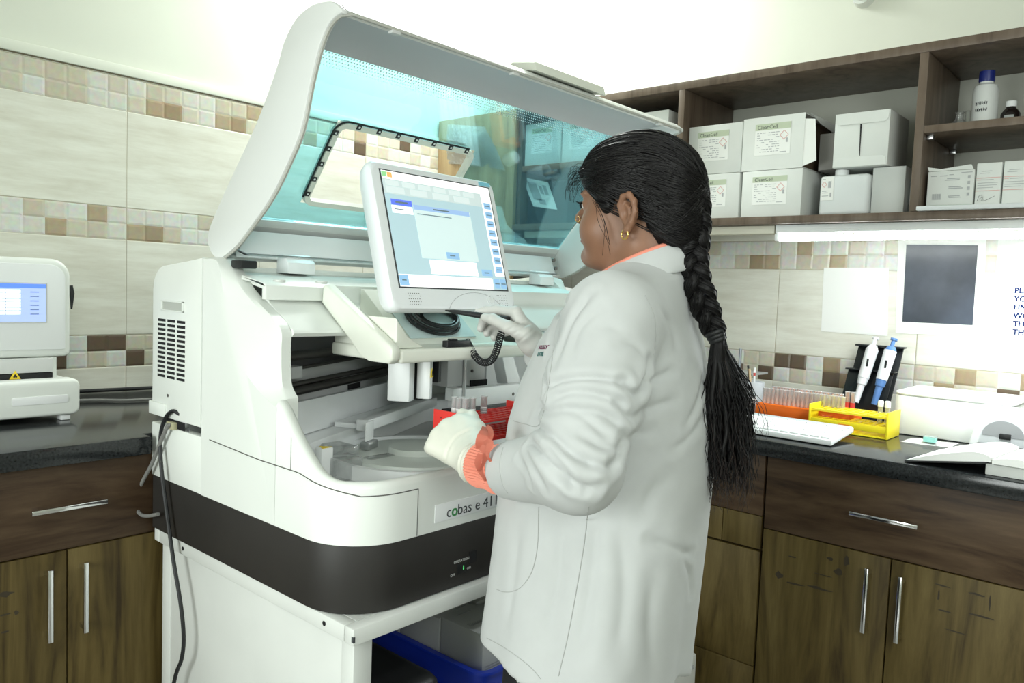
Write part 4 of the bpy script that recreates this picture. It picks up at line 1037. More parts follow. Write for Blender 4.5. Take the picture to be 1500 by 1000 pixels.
# pillars and mechanisms to the right
def upright(name, x0, x1, y0, y1, d, depth, m, bev=.002):
    """box standing behind the opening, seen between image columns; built in metres at its distance"""
    a = PD((x0 + x1) / 2, y1, d); w = (x1 - x0) * d / FPX; h = (y1 - y0) * d / FPX
    bm = BM(); box(bm, -w / 2, w / 2, 0, depth, 0, h, bev, 2, axes(a, (UD[0], UD[1], 0), (-UD[1], UD[0], 0)))
    return A(name, bm, m)
upright('pipettor_pillar', 592, 614, 512, 588, 1.66, .05, WHITE2, .004)
upright('dark_column', 614, 625, 510, 585, 1.72, .04, BLACK)
pl = upright('labelled_pillar', 625, 637, 510, 584, 1.68, .03, WHITE2)
upright('dark_column', 638, 650, 508, 560, 1.78, .02, BLACK)
bm = BM(); c = PD(631, 546, 1.665); M = axes(c, (UD[0], UD[1], 0), (0, 0, 1)); prism(bm, [(-.008, -.009), (.008, -.009), (0, .010)], 'Z', 0.002, .0035, 0, M); A('warning_label', bm, YEL, None)
bm = BM(); prism(bm, [(-.0015, -.006), (.0015, -.006), (.0025, .002), (0, .005), (-.0025, .002)], 'Z', .0036, .0042, 0, M); A('hazard_symbol', bm, BLACK, None)
def blockX(name, x0, x1, y0, y1, Y, depth, m, bev=.003):
    a, b_ = PY(x0, y1, Y), PY(x1, y0, Y); c = PY((x0 + x1) / 2, (y0 + y1) / 2, Y)
    h = (y1 - y0) * (np.linalg.norm((c - EYE)) / FPX) * .97
    bm = BM(); box(bm, a[0], b_[0], Y, Y + depth, c[2] - h / 2, c[2] + h / 2, bev); return A(name, bm, m)
blockX('reader_housing', 655, 712, 505, 566, 1.46, .2, GREYW)
blockX('reader_side', 712, 790, 505, 566, 1.50, .15, WHITE2)
blockX('dark_gap', 690, 714, 556, 565, 1.455, .004, DARKV, 0)
blockX('front_bar', 668, 800, 564, 592, 1.33, .03, WHITE2)
blockX('front_bar_end', 664, 680, 568, 588, 1.325, .03, WHITE2)
blockX('dark_track', 668, 800, 594, 602, 1.30, .05, BLACK, .001)
bm = BM(); q = [PY(x, y, 1.36) for x, y in ((736, 521), (752, 520), (764, 562), (744, 563))]; prism(bm, [(v[0], v[2]) for v in q], 'Y', 1.36, 1.40, .003); A('slanted_cover', bm, WHITE2)
bm = BM(); a = PY(681, 512, 1.31); b_ = PY(679, 580, 1.31); cyl(bm, a, b_, .0045, seg=12); a = PY(643, 512, 1.40); b_ = PY(641, 560, 1.40); cyl(bm, a, b_, .004, seg=12); A('probe_rods', bm, STEEL)
bm = BM()
for (x, y, Y) in ((692, 543, 1.458), (733, 542, 1.498), (752, 577, 1.329), (671, 586, 1.324), (600, 553, 1.31)):
    p = PY(x, y, Y); cyl(bm, p, p + np.array([0, .004, 0]), .0045, seg=12)
A('screws', bm, GUN)
# ---- shelf pod for the monitor
POD = mat('pod_plastic', (.74, .76, .68), .35, noise=.03, nscale=9)
bm = BM(); prism(bm, [(1.120, 1.110), (1.120, 1.128), (1.126, 1.134), (1.330, 1.243), (1.342, 1.240), (1.345, 1.205), (1.255, 1.140), (1.215, 1.108), (1.19, 1.100), (1.13, 1.100)], 'X', .934, .956, .005); pod = A('monitor_shelf', bm, POD, 45)
bm = BM(); box(bm, .9565, 1.345, 1.120, 1.34, 1.100, 1.1265, .006, 3); obj('shelf_plate', bm, POD, pod)
bm = BM(); prism(bm, [(.9565, 1.1268), (1.03, 1.1268), (.985, 1.150), (.9565, 1.185)], 'Y', 1.135, 1.33, .004); obj('shelf_fillet', bm, POD, pod)
bm = BM(); prism(bm, [(1.20, 1.1268), (1.335, 1.235), (1.345, 1.235), (1.345, 1.1268)], 'X', 1.031, 1.335, .003); obj('shelf_rise', bm, POD, pod)
# clear-backed window with cable loops below the monitor
def onrise(x, s): return (x, 1.20 + .135 * s, 1.1268 + .108 * s)
bm = BM(); M = axes(onrise(1.06, .10), (1, 0, 0), (0, .135, .108)); box(bm, 0, .19, 0, .10, .0012, .003, 0, 1, M); obj('cable_window', bm, mat('window_pale_cyan', (.62, .74, .74), .2), pod)
bm = BM()
for (cx, rx, ry, dz) in ((.095, .070, .052, .008), (.095, .064, .046, .013), (.100, .058, .041, .018), (.110, .046, .026, .010)):
    tube(bm, [M @ Vector((cx + rx * math.cos(a), .055 + ry * math.sin(a), dz)) for a in [PI * 2 * k / 28 for k in range(29)]], .0036, 7)
obj('cable_loops', bm, BLACK, pod)
bm = BM(); box(bm, 1.09, 1.19, 1.235, 1.31, 1.1975, 1.34, .006); obj('monitor_mount', bm, POD, pod)
# ---- touch monitor
vv = Vector((0, .070, .2255)); HV = vv.length
MM = axes((0, 1.165, 1.243), (1, 0, 0), vv)           # local x = world X, y = up the screen, z = towards the user
bx0, bx1 = .956, 1.312
bm = BM()
rows = []
for (ins, w) in ((0.018, -.052), (.004, -.030), (0, -.012), (.0005, -.003), (.005, .0035), (.010, .0045)):
    rows.append([MM @ Vector((x, y, w)) for x, y in rrect(bx0 + ins, bx1 - ins, -.048 + ins, HV + .020 - ins, .018, 6)])
loft(bm, rows, True); mon = A('touch_monitor', bm, mat('monitor_white', (.80, .83, .84), .3), 40)
sx0, sx1 = .984, 1.290
def mpatch(name, m, u0, u1, v0, v1, z=.0052, th=.0004, par=None):
    bm = BM(); box(bm, sx0 + (sx1 - sx0) * u0, sx0 + (sx1 - sx0) * u1, HV * v0, HV * v1, z, z + th, 0, 1, MM); return obj(name, bm, m, par, None)
scr_edge = mpatch('screen_surround', INK, -.012, 1.012, -.012, 1.012, .0046, .0004, mon)
def E_(n, c, s=1.0): return emit('ui_' + n, c, s)
scr = obj('screen', (lambda bm: (box(bm, sx0, sx1, 0, HV, .0051, .0056, 0, 1, MM), bm)[1])(BM()), E_('back', (.40, .55, .60), .50), mon, None)
def U(name, m, rects, z=.0057):
    bm = BM()
    for (u0, u1, v0, v1) in rects: box(bm, sx0 + (sx1 - sx0) * u0, sx0 + (sx1 - sx0) * u1, HV * v0, HV * v1, z, z + .0003, 0, 1, MM)
    return obj(name, bm, m, mon, None)
U('menu_strip', E_('white', (.86, .85, .84), .70), [(.0, 1, .93, 1), (.0, .86, .0, .105), (.285, .725, .12, .245), (.90, 1, .13, .93), (.04, .215, .635, .70)])
U('toolbar', E_('grey', (.50, .58, .58), .55), [(.0, .90, .80, .93)])
U('toolbar_tabs', E_('lightgrey', (.56, .64, .64), .60), [(.02 + .14 * k, .13 + .14 * k, .875, .92) for k in range(6)] + [(.02 + .2 * k, .17 + .2 * k, .81, .865) for k in range(4)], .0061)
U('dialog', E_('dialog', (.54, .66, .66), .58), [(.225, .755, .255, .725)])
U('dialog_title', E_('slate', (.28, .42, .66), .60), [(.225, .745, .685, .728)], .0061)
U('menu_item', E_('blue', (.10, .16, .72), .62), [(.04, .215, .705, .755)], .0061)
for r_ in [(.45, .57, .265, .325), (.765, .87, .125, .185), (.0, .075, .01, .10), (.875, .93, .01, .10), (.94, .995, .01, .10)] + [(.915, .985, .845 - .089 * k - .062, .845 - .089 * k) for k in range(8)]: U('button', E_('button', (.24, .42, .62), .62), [r_], .0061)
U('screen_logo', E_('orange', (.92, .35, .12), .7), [(.045, .085, .945, .99)], .0061)
U('screen_logo_green', E_('green', (.25, .55, .25), .6), [(.0, .04, .945, .99)], .0061)
for r_ in [(.25, .56, .645, .652), (.40, .55, .70, .712), (.075, .18, .722, .738), (.06, .15, .665, .672), (.48, .53, .29, .30), (.79, .84, .15, .16), (.02, .055, .05, .06), (.88, .925, .05, .06), (.945, .99, .05, .06)] + [(.925, .975, .845 - .089 * k - .036, .845 - .089 * k - .028) for k in range(8)]: U('text_line', mat('screen_text_grey', (.20, .28, .34), .6), [r_], .0065)
# bezel details
bm = BM()
for k in range(6):
    for j in range(5):
        for x in (bx0 + .045, bx1 - .058): cyl(bm, MM @ Vector((x + k * .0055 + (j % 2) * .002, -.013 - j * .0055, .0044)), MM @ Vector((x + k * .0055 + (j % 2) * .002, -.013 - j * .0055, .0049)), .0009, seg=6)
obj('speaker_holes', bm, BLACK, mon, None)
bm = BM(); cx = 1.232
tube(bm, [MM @ Vector((cx + .0115 * math.cos(2 * PI * k / 24), -.024 + .0115 * math.sin(2 * PI * k / 24), .0045)) for k in range(25)], .001, 5)
cyl(bm, MM @ Vector((cx, -.024, .004)), MM @ Vector((cx, -.024, .0062)), .007, seg=20); obj('power_button', bm, WHITE2, mon)
bm = BM(); tube(bm, [MM @ Vector((1.185 + .085 * math.cos(a), -.060 + .052 * math.sin(a), .0044)) for a in [.30 + (PI - .6) * k / 24 for k in range(25)]], .0007, 4); obj('bezel_arc', bm, INKG, mon, None)
bm = BM(); box(bm, bx1 - .050, bx1 - .014, HV + .004, HV + .013, .0044, .0052, 0, 1, MM); obj('cyan_badge', bm, mat('cyan_badge', (.22, .58, .72), .4), mon, None)
# ---- name plate and power switch
a, b_ = PY(637, 740, YFR), PY(637, 766, YFR)
bm = BM(); box(bm, a[0], 1.205, YFR - .0015, YFR + .001, b_[2], a[2], .0006); plate = A('name_plate', bm, WHITE2)
GRN = mat('green_print', (.0, .28, .16), .5)
p0 = PY(653, 757, YFR)
x = p0[0]; zb_ = p0[2] - .001
M = axes((x, YFR - .0017, zb_), (1, 0, 0), (0, 0, 1))
text('lettering', 'c', .030, M, INK, plate, .0002); text('lettering_green', 'o', .030, M @ Matrix.Translation((.0132, 0, 0)), GRN, plate, .0002, True)
text('lettering', 'bas e 411', .030, M @ Matrix.Translation((.0285, 0, 0)), INK, plate, .0002)
sw = PY(676, 832, YFR)
bm = BM(); box(bm, sw[0] - .012, sw[0] + .012, YFR - .0012, YFR - .0002, sw[2] - .010, sw[2] + .010, .0004); s_ = obj('rocker_switch', bm, BLACK, band)
PALE = mat('pale_print', (.55, .56, .54), .6)
text('switch_lettering', 'OPERATION', .0075, axes((sw[0] - .022, YFR - .0008, sw[2] + .0135), (1, 0, 0), (0, 0, 1)), PALE, band, .0002)
text('switch_lettering', 'OFF', .0070, axes((sw[0] - .030, YFR - .0008, sw[2] - .010), (1, 0, 0), (0, 0, 1)), PALE, band, .0002)
text('switch_lettering', 'ON', .0070, axes((sw[0] + .014, YFR - .0008, sw[2] - .006), (1, 0, 0), (0, 0, 1)), PALE, band, .0002)
bm = BM(); box(bm, sw[0] + .0035, sw[0] + .0048, YFR - .0018, YFR - .0013, sw[2] - .003, sw[2] + .005); obj('green_mark', bm, emit('green_led', (.1, .8, .2), 1.), s_, None)
bm = BM(); box(bm, sw[0] + .020, sw[0] + .040, YFR - .001, YFR - .0002, sw[2] + .004, sw[2] + .028); obj('dark_tab', bm, DARKV, band)
# ---- the raised lid
lx0, lx1 = .800, 1.940
RIM = [(1.498, 1.288), (1.445, 1.311), (1.385, 1.352), (1.323, 1.399), (1.270, 1.456), (1.227, 1.515), (1.200, 1.594), (1.172, 1.657), (1.145, 1.686), (1.114, 1.695)]
OUT = [(1.52, 1.285), (1.547, 1.30), (1.561, 1.333), (1.528, 1.381), (1.46, 1.455), (1.388, 1.531), (1.345, 1.585), (1.308, 1.640), (1.287, 1.679), (1.255, 1.709), (1.215, 1.724), (1.175, 1.726), (1.14, 1.719), (1.114, 1.702)]
RIMS = [tuple(p) for p in smooth_pts(RIM, 4)]; OUTS = [tuple(p) for p in smooth_pts(OUT, 4)]
LID = None
def Lp(name, bm, m, smooth=40): return obj(name, bm, m, LID if LID else AN, smooth)
bm = BM(); prism(bm, RIMS + OUTS[::-1], 'X', lx0, lx0 + .014, .005); prism(bm, RIMS + OUTS[::-1], 'X', lx1 - .014, lx1, .005)
def inward(pts, t):
    q = []
    for i, p in enumerate(pts):
        a = np.array(pts[max(i - 1, 0)]); b = np.array(pts[min(i + 1, len(pts) - 1)]); d = (b - a) / np.linalg.norm(b - a)
        q.append((p[0] - d[1] * t, p[1] + d[0] * t))
    return q
# OUT runs upward: inside is towards smaller y -> offset to the left of travel
INS = inward(OUTS, .011)
if sum(p[0] for p in INS) > sum(p[0] for p in OUTS): INS = inward(OUTS, -.011)
def strip(bm, i0, i1, x0, x1): prism(bm, OUTS[i0:i1 + 1] + INS[i0:i1 + 1][::-1], 'X', x0, x1)
ib, it = 3 * 4, 8 * 4 + 1
strip(bm, it, len(OUTS) - 1, lx0 + .0142, lx1 - .0142); strip(bm, 0, ib, lx0 + .0142, lx1 - .0142)
LID = A('lid', bm, mat('lid_white', (.72, .74, .72), .38), 40)
# inside faces of the lid in grey
bm = BM()
I2 = inward(OUTS, .0116)
if sum(p[0] for p in I2) > sum(p[0] for p in OUTS): I2 = inward(OUTS, -.0116)
prism(bm, INS[it:-1] + I2[it:-1][::-1], 'X', lx0 + .0145, lx1 - .0145); Lp('lid_liner', bm, LIDIN)
bm = BM(); prism(bm, INS[2:ib] + I2[2:ib][::-1], 'X', lx0 + .0145, lx1 - .0145); Lp('lid_lower_liner', bm, GREYW)
BLUEG = glassy('blue_tinted_window', (.66, .935, .985), .20, .03, .04, (.42, .74, .90))
A0 = np.array(OUTS[ib]); A1 = np.array(OUTS[it]); AD = A1 - A0; AL = np.linalg.norm(AD)
LM_ = axes((0, A0[0], A0[1]), (1, 0, 0), (0, AD[0], AD[1]))       # local: x, s along the panel, z normal
zdir = 1 if (LM_.to_3x3() @ Vector((0, 0, 1))).y < 0 else -1
def sofs(Y, Z): return float(np.dot(np.array([Y, Z]) - A0, AD / AL))
hx0, hx1 = .975, 1.378; hs0, hs1 = sofs(1.485, 1.411), sofs(1.352, 1.572)
gx0, gx1 = lx0 + .015, lx1 - .015
bm = BM()
gxs, gss = (gx0, hx0, hx1, gx1), (0, hs0, hs1, AL)
def gv(z): return [[bm.verts.new(LM_ @ Vector((x, s, zdir * z))) for s in gss] for x in gxs]
GA, GB = gv(.004), gv(.007)
for i in range(3):
    for j in range(3):
        if i == 1 and j == 1: continue
        for G_ in (GA, GB): bm.faces.new((G_[i][j], G_[i + 1][j], G_[i + 1][j + 1], G_[i][j + 1]))
for lp in ([(0, 0), (1, 0), (2, 0), (3, 0), (3, 1), (3, 2), (3, 3), (2, 3), (1, 3), (0, 3), (0, 2), (0, 1)], [(1, 1), (1, 2), (2, 2), (2, 1)]):
    for (i, j), (k, l) in zip(lp, lp[1:] + lp[:1]): bm.faces.new((GA[i][j], GA[k][l], GB[k][l], GB[i][j]))
bmesh.ops.recalc_face_normals(bm, faces=bm.faces[:])
Lp('tinted_window', bm, BLUEG, None)
bm = BM()
for r in range(5):
    n = 120 - r * 4
    for k in range(150):
        x = gx0 + .01 + (gx1 - gx0 - .02) * (k + .5 * (r % 2)) / 150
        box(bm, x, x + .0032 - r * .0004, AL - .006 - r * .0062, AL - .006 - r * .0062 + .0032 - r * .0004, zdir * .0073, zdir * .0078, 0, 1, LM_)
Lp('printed_dot_border', bm, mat('pale_dot_print', (.70, .84, .85), .6), None)
# access hatch frame in the window
ring = rrect(hx0 - .002, hx1 + .002, hs0 - .002, hs1 + .002, .028, 7)
bm = BM(); R2 = []
for dz, grow in ((.002, 0.002), (.014, .0), (.014, -.012), (.002, -.014)):
    R2.append([LM_ @ Vector((x, s, zdir * dz)) for x, s in rrect(hx0 - grow, hx1 + grow, hs0 - grow, hs1 + grow, .026 + grow, 7)])
V = [[bm.verts.new(p) for p in r] for r in R2]; n = len(V[0])
for a, b_ in zip(V, V[1:] + V[:1]):
    for i in range(n): bm.faces.new((a[i], a[(i + 1) % n], b_[(i + 1) % n], b_[i]))
bmesh.ops.recalc_face_normals(bm, faces=bm.faces[:]); Lp('hatch_frame', bm, POD, 50)
bm = BM(); top = [p for p in rrect(hx0 - .005, hx1 + .005, hs0 - .005, hs1 + .005, .030, 7)]
k0 = min(range(len(top)), key=lambda i: (top[i][0] - hx0) ** 2 + (top[i][1] - hs0) ** 2)
seq = sorted([p for p in top if (p[0] < hx0 + .03 and p[1] > hs0 + .01) or (p[1] > hs1 - .02 and p[0] < hx1 - .02)], key=lambda p: math.atan2(p[1] - (hs0 - .2), -(p[0] - hx1 - .2)))
L1 = [(hx0 - .0045, hs0 + .02), (hx0 - .0045, hs1 - .026)] + [(hx0 - .0045 + .030 - .030 * math.cos(a), hs1 + .0045 - .030 + .030 * math.sin(a)) for a in [PI / 2 * k / 8 for k in range(9)]] + [(hx1 - .03, hs1 + .0045)]
tube(bm, [LM_ @ Vector((x, s, zdir * .0135)) for x, s in L1], .0022, 6); Lp('black_gasket', bm, BLACK)
bm = BM()
for k in range(5): s = hs0 + .03 + k * (hs1 - hs0 - .055) / 4.; box(bm, hx0 - .004, hx0 + .008, s - .005, s + .005, zdir * .0136, zdir * .0155, 0, 1, LM_)
for k in range(7): x = hx0 + .05 + k * (hx1 - hx0 - .085) / 6.; box(bm, x - .005, x + .005, hs1 - .008, hs1 + .004, zdir * .0136, zdir * .0155, 0, 1, LM_)
bm.free()
for k in range(12):
    if k < 5: s = hs0 + .03 + k * (hs1 - hs0 - .055) / 4.; c_ = (hx0 + .002, s)
    else: c_ = (hx0 + .05 + (k - 5) * (hx1 - hx0 - .085) / 6., hs1 - .002)
    bm = BM(); box(bm, c_[0] - .0055, c_[0] + .0055, c_[1] - .0055, c_[1] + .0055, zdir * .0136, zdir * .0155, 0, 1, LM_)
    box(bm, c_[0] - .002, c_[0] + .002, c_[1] - .002, c_[1] + .002, zdir * .0156, zdir * .0165, 0, 1, LM_)
    bm.faces.ensure_lookup_table()
    for f_ in bm.faces[6:]: f_.material_index = 1
    Lp('gasket_clip', bm, [BLACK, WHITE2])
# rim bead
BEAD = mat('rim_bead', (.42, .42, .38), .5)
bm = BM(); tube(bm, [(lx0 + .007, y, z) for y, z in RIMS[:-1]] + [(lx0 + .02, 1.113, 1.6975), (lx1 - .02, 1.113, 1.6975)] + [(lx1 - .007, y, z) for y, z in RIMS[:-1][::-1]], .0032, 6); Lp('rim_bead', bm, BEAD)
bm = BM()
for (x, y) in ((580, 37), (755, 100), (968, 172)):
    p = PY(x, y, 1.113); box(bm, p[0] - .010, p[0] + .010, 1.110, 1.122, 1.690, 1.696, .001)
Lp('rim_clips', bm, GREYW)
a = PY(765, 98, 1.16); b_ = PY(868, 132, 1.16)
bm = BM(); prism(bm, [(1.118, 1.718), (1.125, 1.738), (1.19, 1.748), (1.215, 1.738), (1.215, 1.722), (1.17, 1.727)], 'X', a[0], b_[0], .004); Lp('lid_handle', bm, POD)
bm = BM(); p = PX(427, 12, lx0 + .03); tube(bm, [(lx0 + .03, 1.262, 1.706), (lx0 + .03, 1.268, 1.722), (lx0 + .03, 1.276, 1.728)], .003, 6); Lp('hook', bm, GUN)
# hinge plate and hinges
bm = BM(); M = axes((0, 1.497, 1.290), (1, 0, 0), (0, .028, .066)); box(bm, lx0 + .03, lx1 - .06, 0, .062, -.0, .004, .001, 2, M); Lp('hinge_plate', bm, WHITE2)
bm = BM(); tube(bm, [(lx0 + .022, 1.50, 1.355), (lx0 + .022, 1.472, 1.303), (lx0 + .035, 1.468, 1.297), (lx1 - .09, 1.468, 1.296)], .003, 6); Lp('support_wire', bm, STEEL)
bm = BM()
for (x, y) in ((345, 346), (348, 362), (812, 381), (815, 393)):
    p = PY(x, y, 1.482); cyl(bm, p, p + np.array([0, .006, 0]), .006, seg=12)
Lp('hinge_screws', bm, GUN)
for x0, x1 in ((.925, .995), (1.76, 1.825)):
    bm = BM(); prism(bm, [(1.455, 1.262), (1.455, 1.285), (1.475, 1.302), (1.50, 1.302), (1.50, 1.262)], 'X', x0, x1, .004); A('hinge', bm, WHITE2)
bm = BM(); box(bm, XL + .024, XL + .06, 1.43, 1.47, 1.268, 1.284, .003); A('hinge_stop', bm, BLACK)
# ---- cables hanging from the port
bm = BM(); px = [(262, 600), (252, 602), (241, 615), (235, 640), (236, 680), (243, 740), (254, 820), (264, 880), (269, 930), (266, 965), (254, 1003)]
pts = [PX(x, y, .765 if i > 3 else .775 - i * .002) for i, (x, y) in enumerate(px)]
pts[0] = np.array([.781, 1.63, .952]); pts[-1][2] -= .0
pts += [pts[-1] + np.array([-.01, .06, -.25]), np.array([.70, 1.66, .012])]
tube(bm, smooth_pts(pts, 5), .0042, 8); tag(obj('power_cable', bm, BLACK), 'black cable hanging down the left side of the analyser table', 'cable')
bm = BM(); pts = [PX(x, y, .766) for x, y in ((258, 620), (246, 623), (236, 645), (222, 680), (209, 712), (206, 735), (212, 750), (222, 754), (236, 752))]
pts[0] = np.array([.769, 1.655, .925]); 
for k_, p in enumerate(pts[4:]): p[0] = .766 - .012 * math.sin(PI * (k_ + 1) / 6)
tube(bm, smooth_pts(pts, 5), .0042, 8); tag(obj('data_cable', bm, mat('grey_cable', (.20, .20, .19), .5)), 'grey cable looping from the beige connector behind the analyser base', 'cable')
# ------------------------------------------------------------------ soft-shape modelling kit (distance fields -> quad mesh)
from mathutils.bvhtree import BVHTree
def smin(a, b, k):
    h = np.clip(.5 + .5 * (b - a) / k, 0, 1); return b * (1 - h) + a * h - k * h * (1 - h)
def smax(a, b, k): return -smin(-a, -b, k)
def cap(p, a, b, ra, rb=None):
    rb = ra if rb is None else rb
    a = np.asarray(a, float); ab = np.asarray(b, float) - a
    t = np.clip(((p - a) @ ab) / (ab @ ab), 0, 1)
    return np.linalg.norm(p - a - t[:, None] * ab, axis=1) - (ra + (rb - ra) * t)
def ell(p, c, r, B=np.eye(3)):
    q = (p - np.asarray(c, float)) @ B.T; r = np.asarray(r, float)
    k0 = np.linalg.norm(q / r, axis=1); k1 = np.linalg.norm(q / (r * r), axis=1) + 1e-9
    return k0 * (k0 - 1) / k1
def chain(p, pts, rs, k=.006):
    d = None
    for i in range(len(pts) - 1):
        q = cap(p, pts[i], pts[i + 1], rs[i], rs[i + 1]); d = q if d is None else smin(d, q, k)
    return d
def nets(fn, lo, hi, h, S=6):
    lo = np.array(lo, float); n = np.ceil((np.array(hi) - lo) / h / S).astype(int) * S + 1
    nc = (n - 1) // S
    cx = [lo[i] + (np.arange(nc[i]) + .5) * S * h for i in range(3)]
    G = np.stack(np.meshgrid(*cx, indexing='ij'), -1).reshape(-1, 3)
    dc = fn(G).reshape(nc)
    Fv = np.repeat(np.repeat(np.repeat(dc, S, 0), S, 1), S, 2).astype(np.float32)
    Fv = np.pad(Fv, ((0, 1), (0, 1), (0, 1)), mode='edge')
    near = np.argwhere(np.abs(dc) < S * h * 2.0)
    o = np.arange(S + 1); off = np.stack(np.meshgrid(o, o, o, indexing='ij'), -1).reshape(-1, 3)
    for i in range(0, len(near), 400):
        ids = (near[i:i + 400, None, :] * S + off[None]).reshape(-1, 3)
        Fv[ids[:, 0], ids[:, 1], ids[:, 2]] = fn(lo + ids * h)
    ins = Fv < 0
    cnt = np.zeros(np.array(Fv.shape) - 1, np.uint8)
    for a in (0, 1):
        for b in (0, 1):
            for c in (0, 1): cnt += ins[a:a + cnt.shape[0], b:b + cnt.shape[1], c:c + cnt.shape[2]]
    mask = (cnt > 0) & (cnt < 8); cells = np.argwhere(mask)
    idx = -np.ones(mask.shape, np.int64); idx[mask] = np.arange(len(cells))
    cor = np.array([[a, b, c] for a in (0, 1) for b in (0, 1) for c in (0, 1)])
    fv = np.stack([Fv[tuple((cells + c).T)] for c in cor], 1)
    pos = np.zeros((len(cells), 3)); num = np.zeros(len(cells))
    for i in range(8):
        for j in range(i + 1, 8):
            if np.abs(cor[i] - cor[j]).sum() != 1: continue
            fa, fb = fv[:, i], fv[:, j]; m = (fa < 0) != (fb < 0)
            t = np.where(m, fa / np.where(m, fa - fb, 1), 0)
            pos += np.where(m[:, None], cor[i] + t[:, None] * (cor[j] - cor[i]), 0); num += m
    V = lo + (cells + pos / num[:, None]) * h
    Q = []
    for ax in range(3):
        u, v = [(1, 2), (2, 0), (0, 1)][ax]
        sl0 = [slice(1, -1)] * 3; sl0[ax] = slice(0, -1); sl1 = list(sl0); sl1[ax] = slice(1, None)
        A_, B_ = ins[tuple(sl0)], ins[tuple(sl1)]
        e = np.argwhere(A_ != B_); flip = A_[A_ != B_]
        g = e.copy(); g[:, u] += 1; g[:, v] += 1
        def cell(du, dv): q = g.copy(); q[:, u] += du; q[:, v] += dv; return idx[tuple(q.T)]
        q = np.stack([cell(-1, -1), cell(0, -1), cell(0, 0), cell(-1, 0)], 1)
        q[~flip] = q[~flip][:, ::-1]; Q.append(q)
    return V, np.concatenate(Q)
def relax(V, Q, n=2, f=.5):
    for _ in range(n):
        s = np.zeros_like(V); c = np.zeros(len(V))
        for i in range(4):
            for j in (1, 3):
                np.add.at(s, Q[:, i], V[Q[:, (i + j) % 4]]); np.add.at(c, Q[:, i], 1)
        V = V * (1 - f) + f * s / np.maximum(c, 1)[:, None]
    return V
def vnormals(V, Q):
    fn = np.cross(V[Q[:, 2]] - V[Q[:, 0]], V[Q[:, 3]] - V[Q[:, 1]]); N = np.zeros_like(V)
    for i in range(4): np.add.at(N, Q[:, i], fn)
    return N / (np.linalg.norm(N, axis=1)[:, None] + 1e-12)
def qmesh(name, V, Q, m, parent):
    me = bpy.data.meshes.new(name); me.from_pydata(V.tolist(), [], Q.tolist()); me.update()
    for mm in (m if isinstance(m, (list, tuple)) else [m]): me.materials.append(mm)
    return link_mesh(name, me, parent, 180)
def poly_dist(P, L):
    d = np.full(len(P), 9.); 
    for a, b in zip(L, L[1:]):
        ab = b - a; t = np.clip(((P - a) @ ab) / (ab @ ab + 1e-12), 0, 1)
        d = np.minimum(d, np.linalg.norm(P - a - t[:, None] * ab, axis=1))
    return d
def bvh(V, Q): return BVHTree.FromPolygons(V.tolist(), Q.tolist())
def hit(T, x, y):
    r = ray(x, y); h = T.ray_cast(Vector(EYE), Vector(r).normalized())
    return np.array(h[0]) if h[0] is not None else None
def on(T, pts, lift=0., n=5):
    out = []
    for x, y in smooth_pts([(a, b, 0) for a, b in pts], n)[:, :2] if False else [q[:2] for q in smooth_pts([(a, b, 0) for a, b in pts], n)]:
        h = hit(T, x, y)
        if h is not None:
            v = EYE - h; out.append(h + v / np.linalg.norm(v) * lift)
    return out
def crease(V, Q, T, folds):
    N = vnormals(V, Q); D = np.zeros(len(V))
    for pts, amp, w in folds:
        L = on(T, pts)
        w = w * .9
        if len(L) < 2: continue
        L = np.array(L); m = np.all((V > L.min(0) - 4 * w) & (V < L.max(0) + 4 * w), 1)
        i = np.where(m)[0]; s = poly_dist(V[i], L)
        # fade towards the ends
        e = np.minimum(np.linalg.norm(V[i] - L[0], axis=1), np.linalg.norm(V[i] - L[-1], axis=1))
        f = np.clip(e / (2.2 * w) + .15, 0, 1)
        D[i] += 1.2 * amp * f * (-.9 * np.exp(-(s / (.62 * w)) ** 2) + .30 * np.exp(-((s - 1.7 * w) / (1.0 * w)) ** 2))
    return V + N * D[:, None]

# ------------------------------------------------------------------ the person
SKIN = mat('brown_skin', (.235, .118, .070), .45, noise=.06, nscale=40, bump=.08, bscale=350)
LIPS = mat('lip_brown', (.22, .08, .06), .4)
HAIR = mat('black_hair', (.0050, .0046, .0048), .46, spec=.25)
HAIRT = mat('dark_brown_hair_ends', (.018, .010, .008), .45)
COAT = mat('white_cotton', (.50, .515, .51), .85, noise=.02, nscale=30, bump=.06, bscale=900, sheen=.1)
GLOVE = mat('latex_glove', (.66, .66, .58), .5, noise=.03, nscale=30)
GLOVE2 = mat('latex_glove_cool', (.55, .55, .52), .5, noise=.03, nscale=30)
CORAL = mat('coral_knit', (.78, .27, .19), .8)
CORAL2 = mat('coral_ribbon', (.74, .25, .17), .6)
NAVYC = mat('navy_cloth', (.015, .015, .05), .8)
TROU = mat('black_trousers', (.008, .008, .010), .8)
FB = np.array([-.286, .956, 0.]); FB /= np.linalg.norm(FB); LB = np.array([-FB[1], FB[0], 0.])
F = np.array([-.167, .983, 0.]); F /= np.linalg.norm(F); Lf = np.array([-F[1], F[0], 0.]); UZ = np.array([0, 0, 1.])
HC = PD(938, 317, 1.31)
def HW(f, l, u): return HC + f * F + l * Lf + u * UZ
BH = np.array([F, Lf, UZ])
PER = thing('person', (1.09, .74, 0), 'person in white lab coat with long black braid, writing with stylus on the screen', 'person')

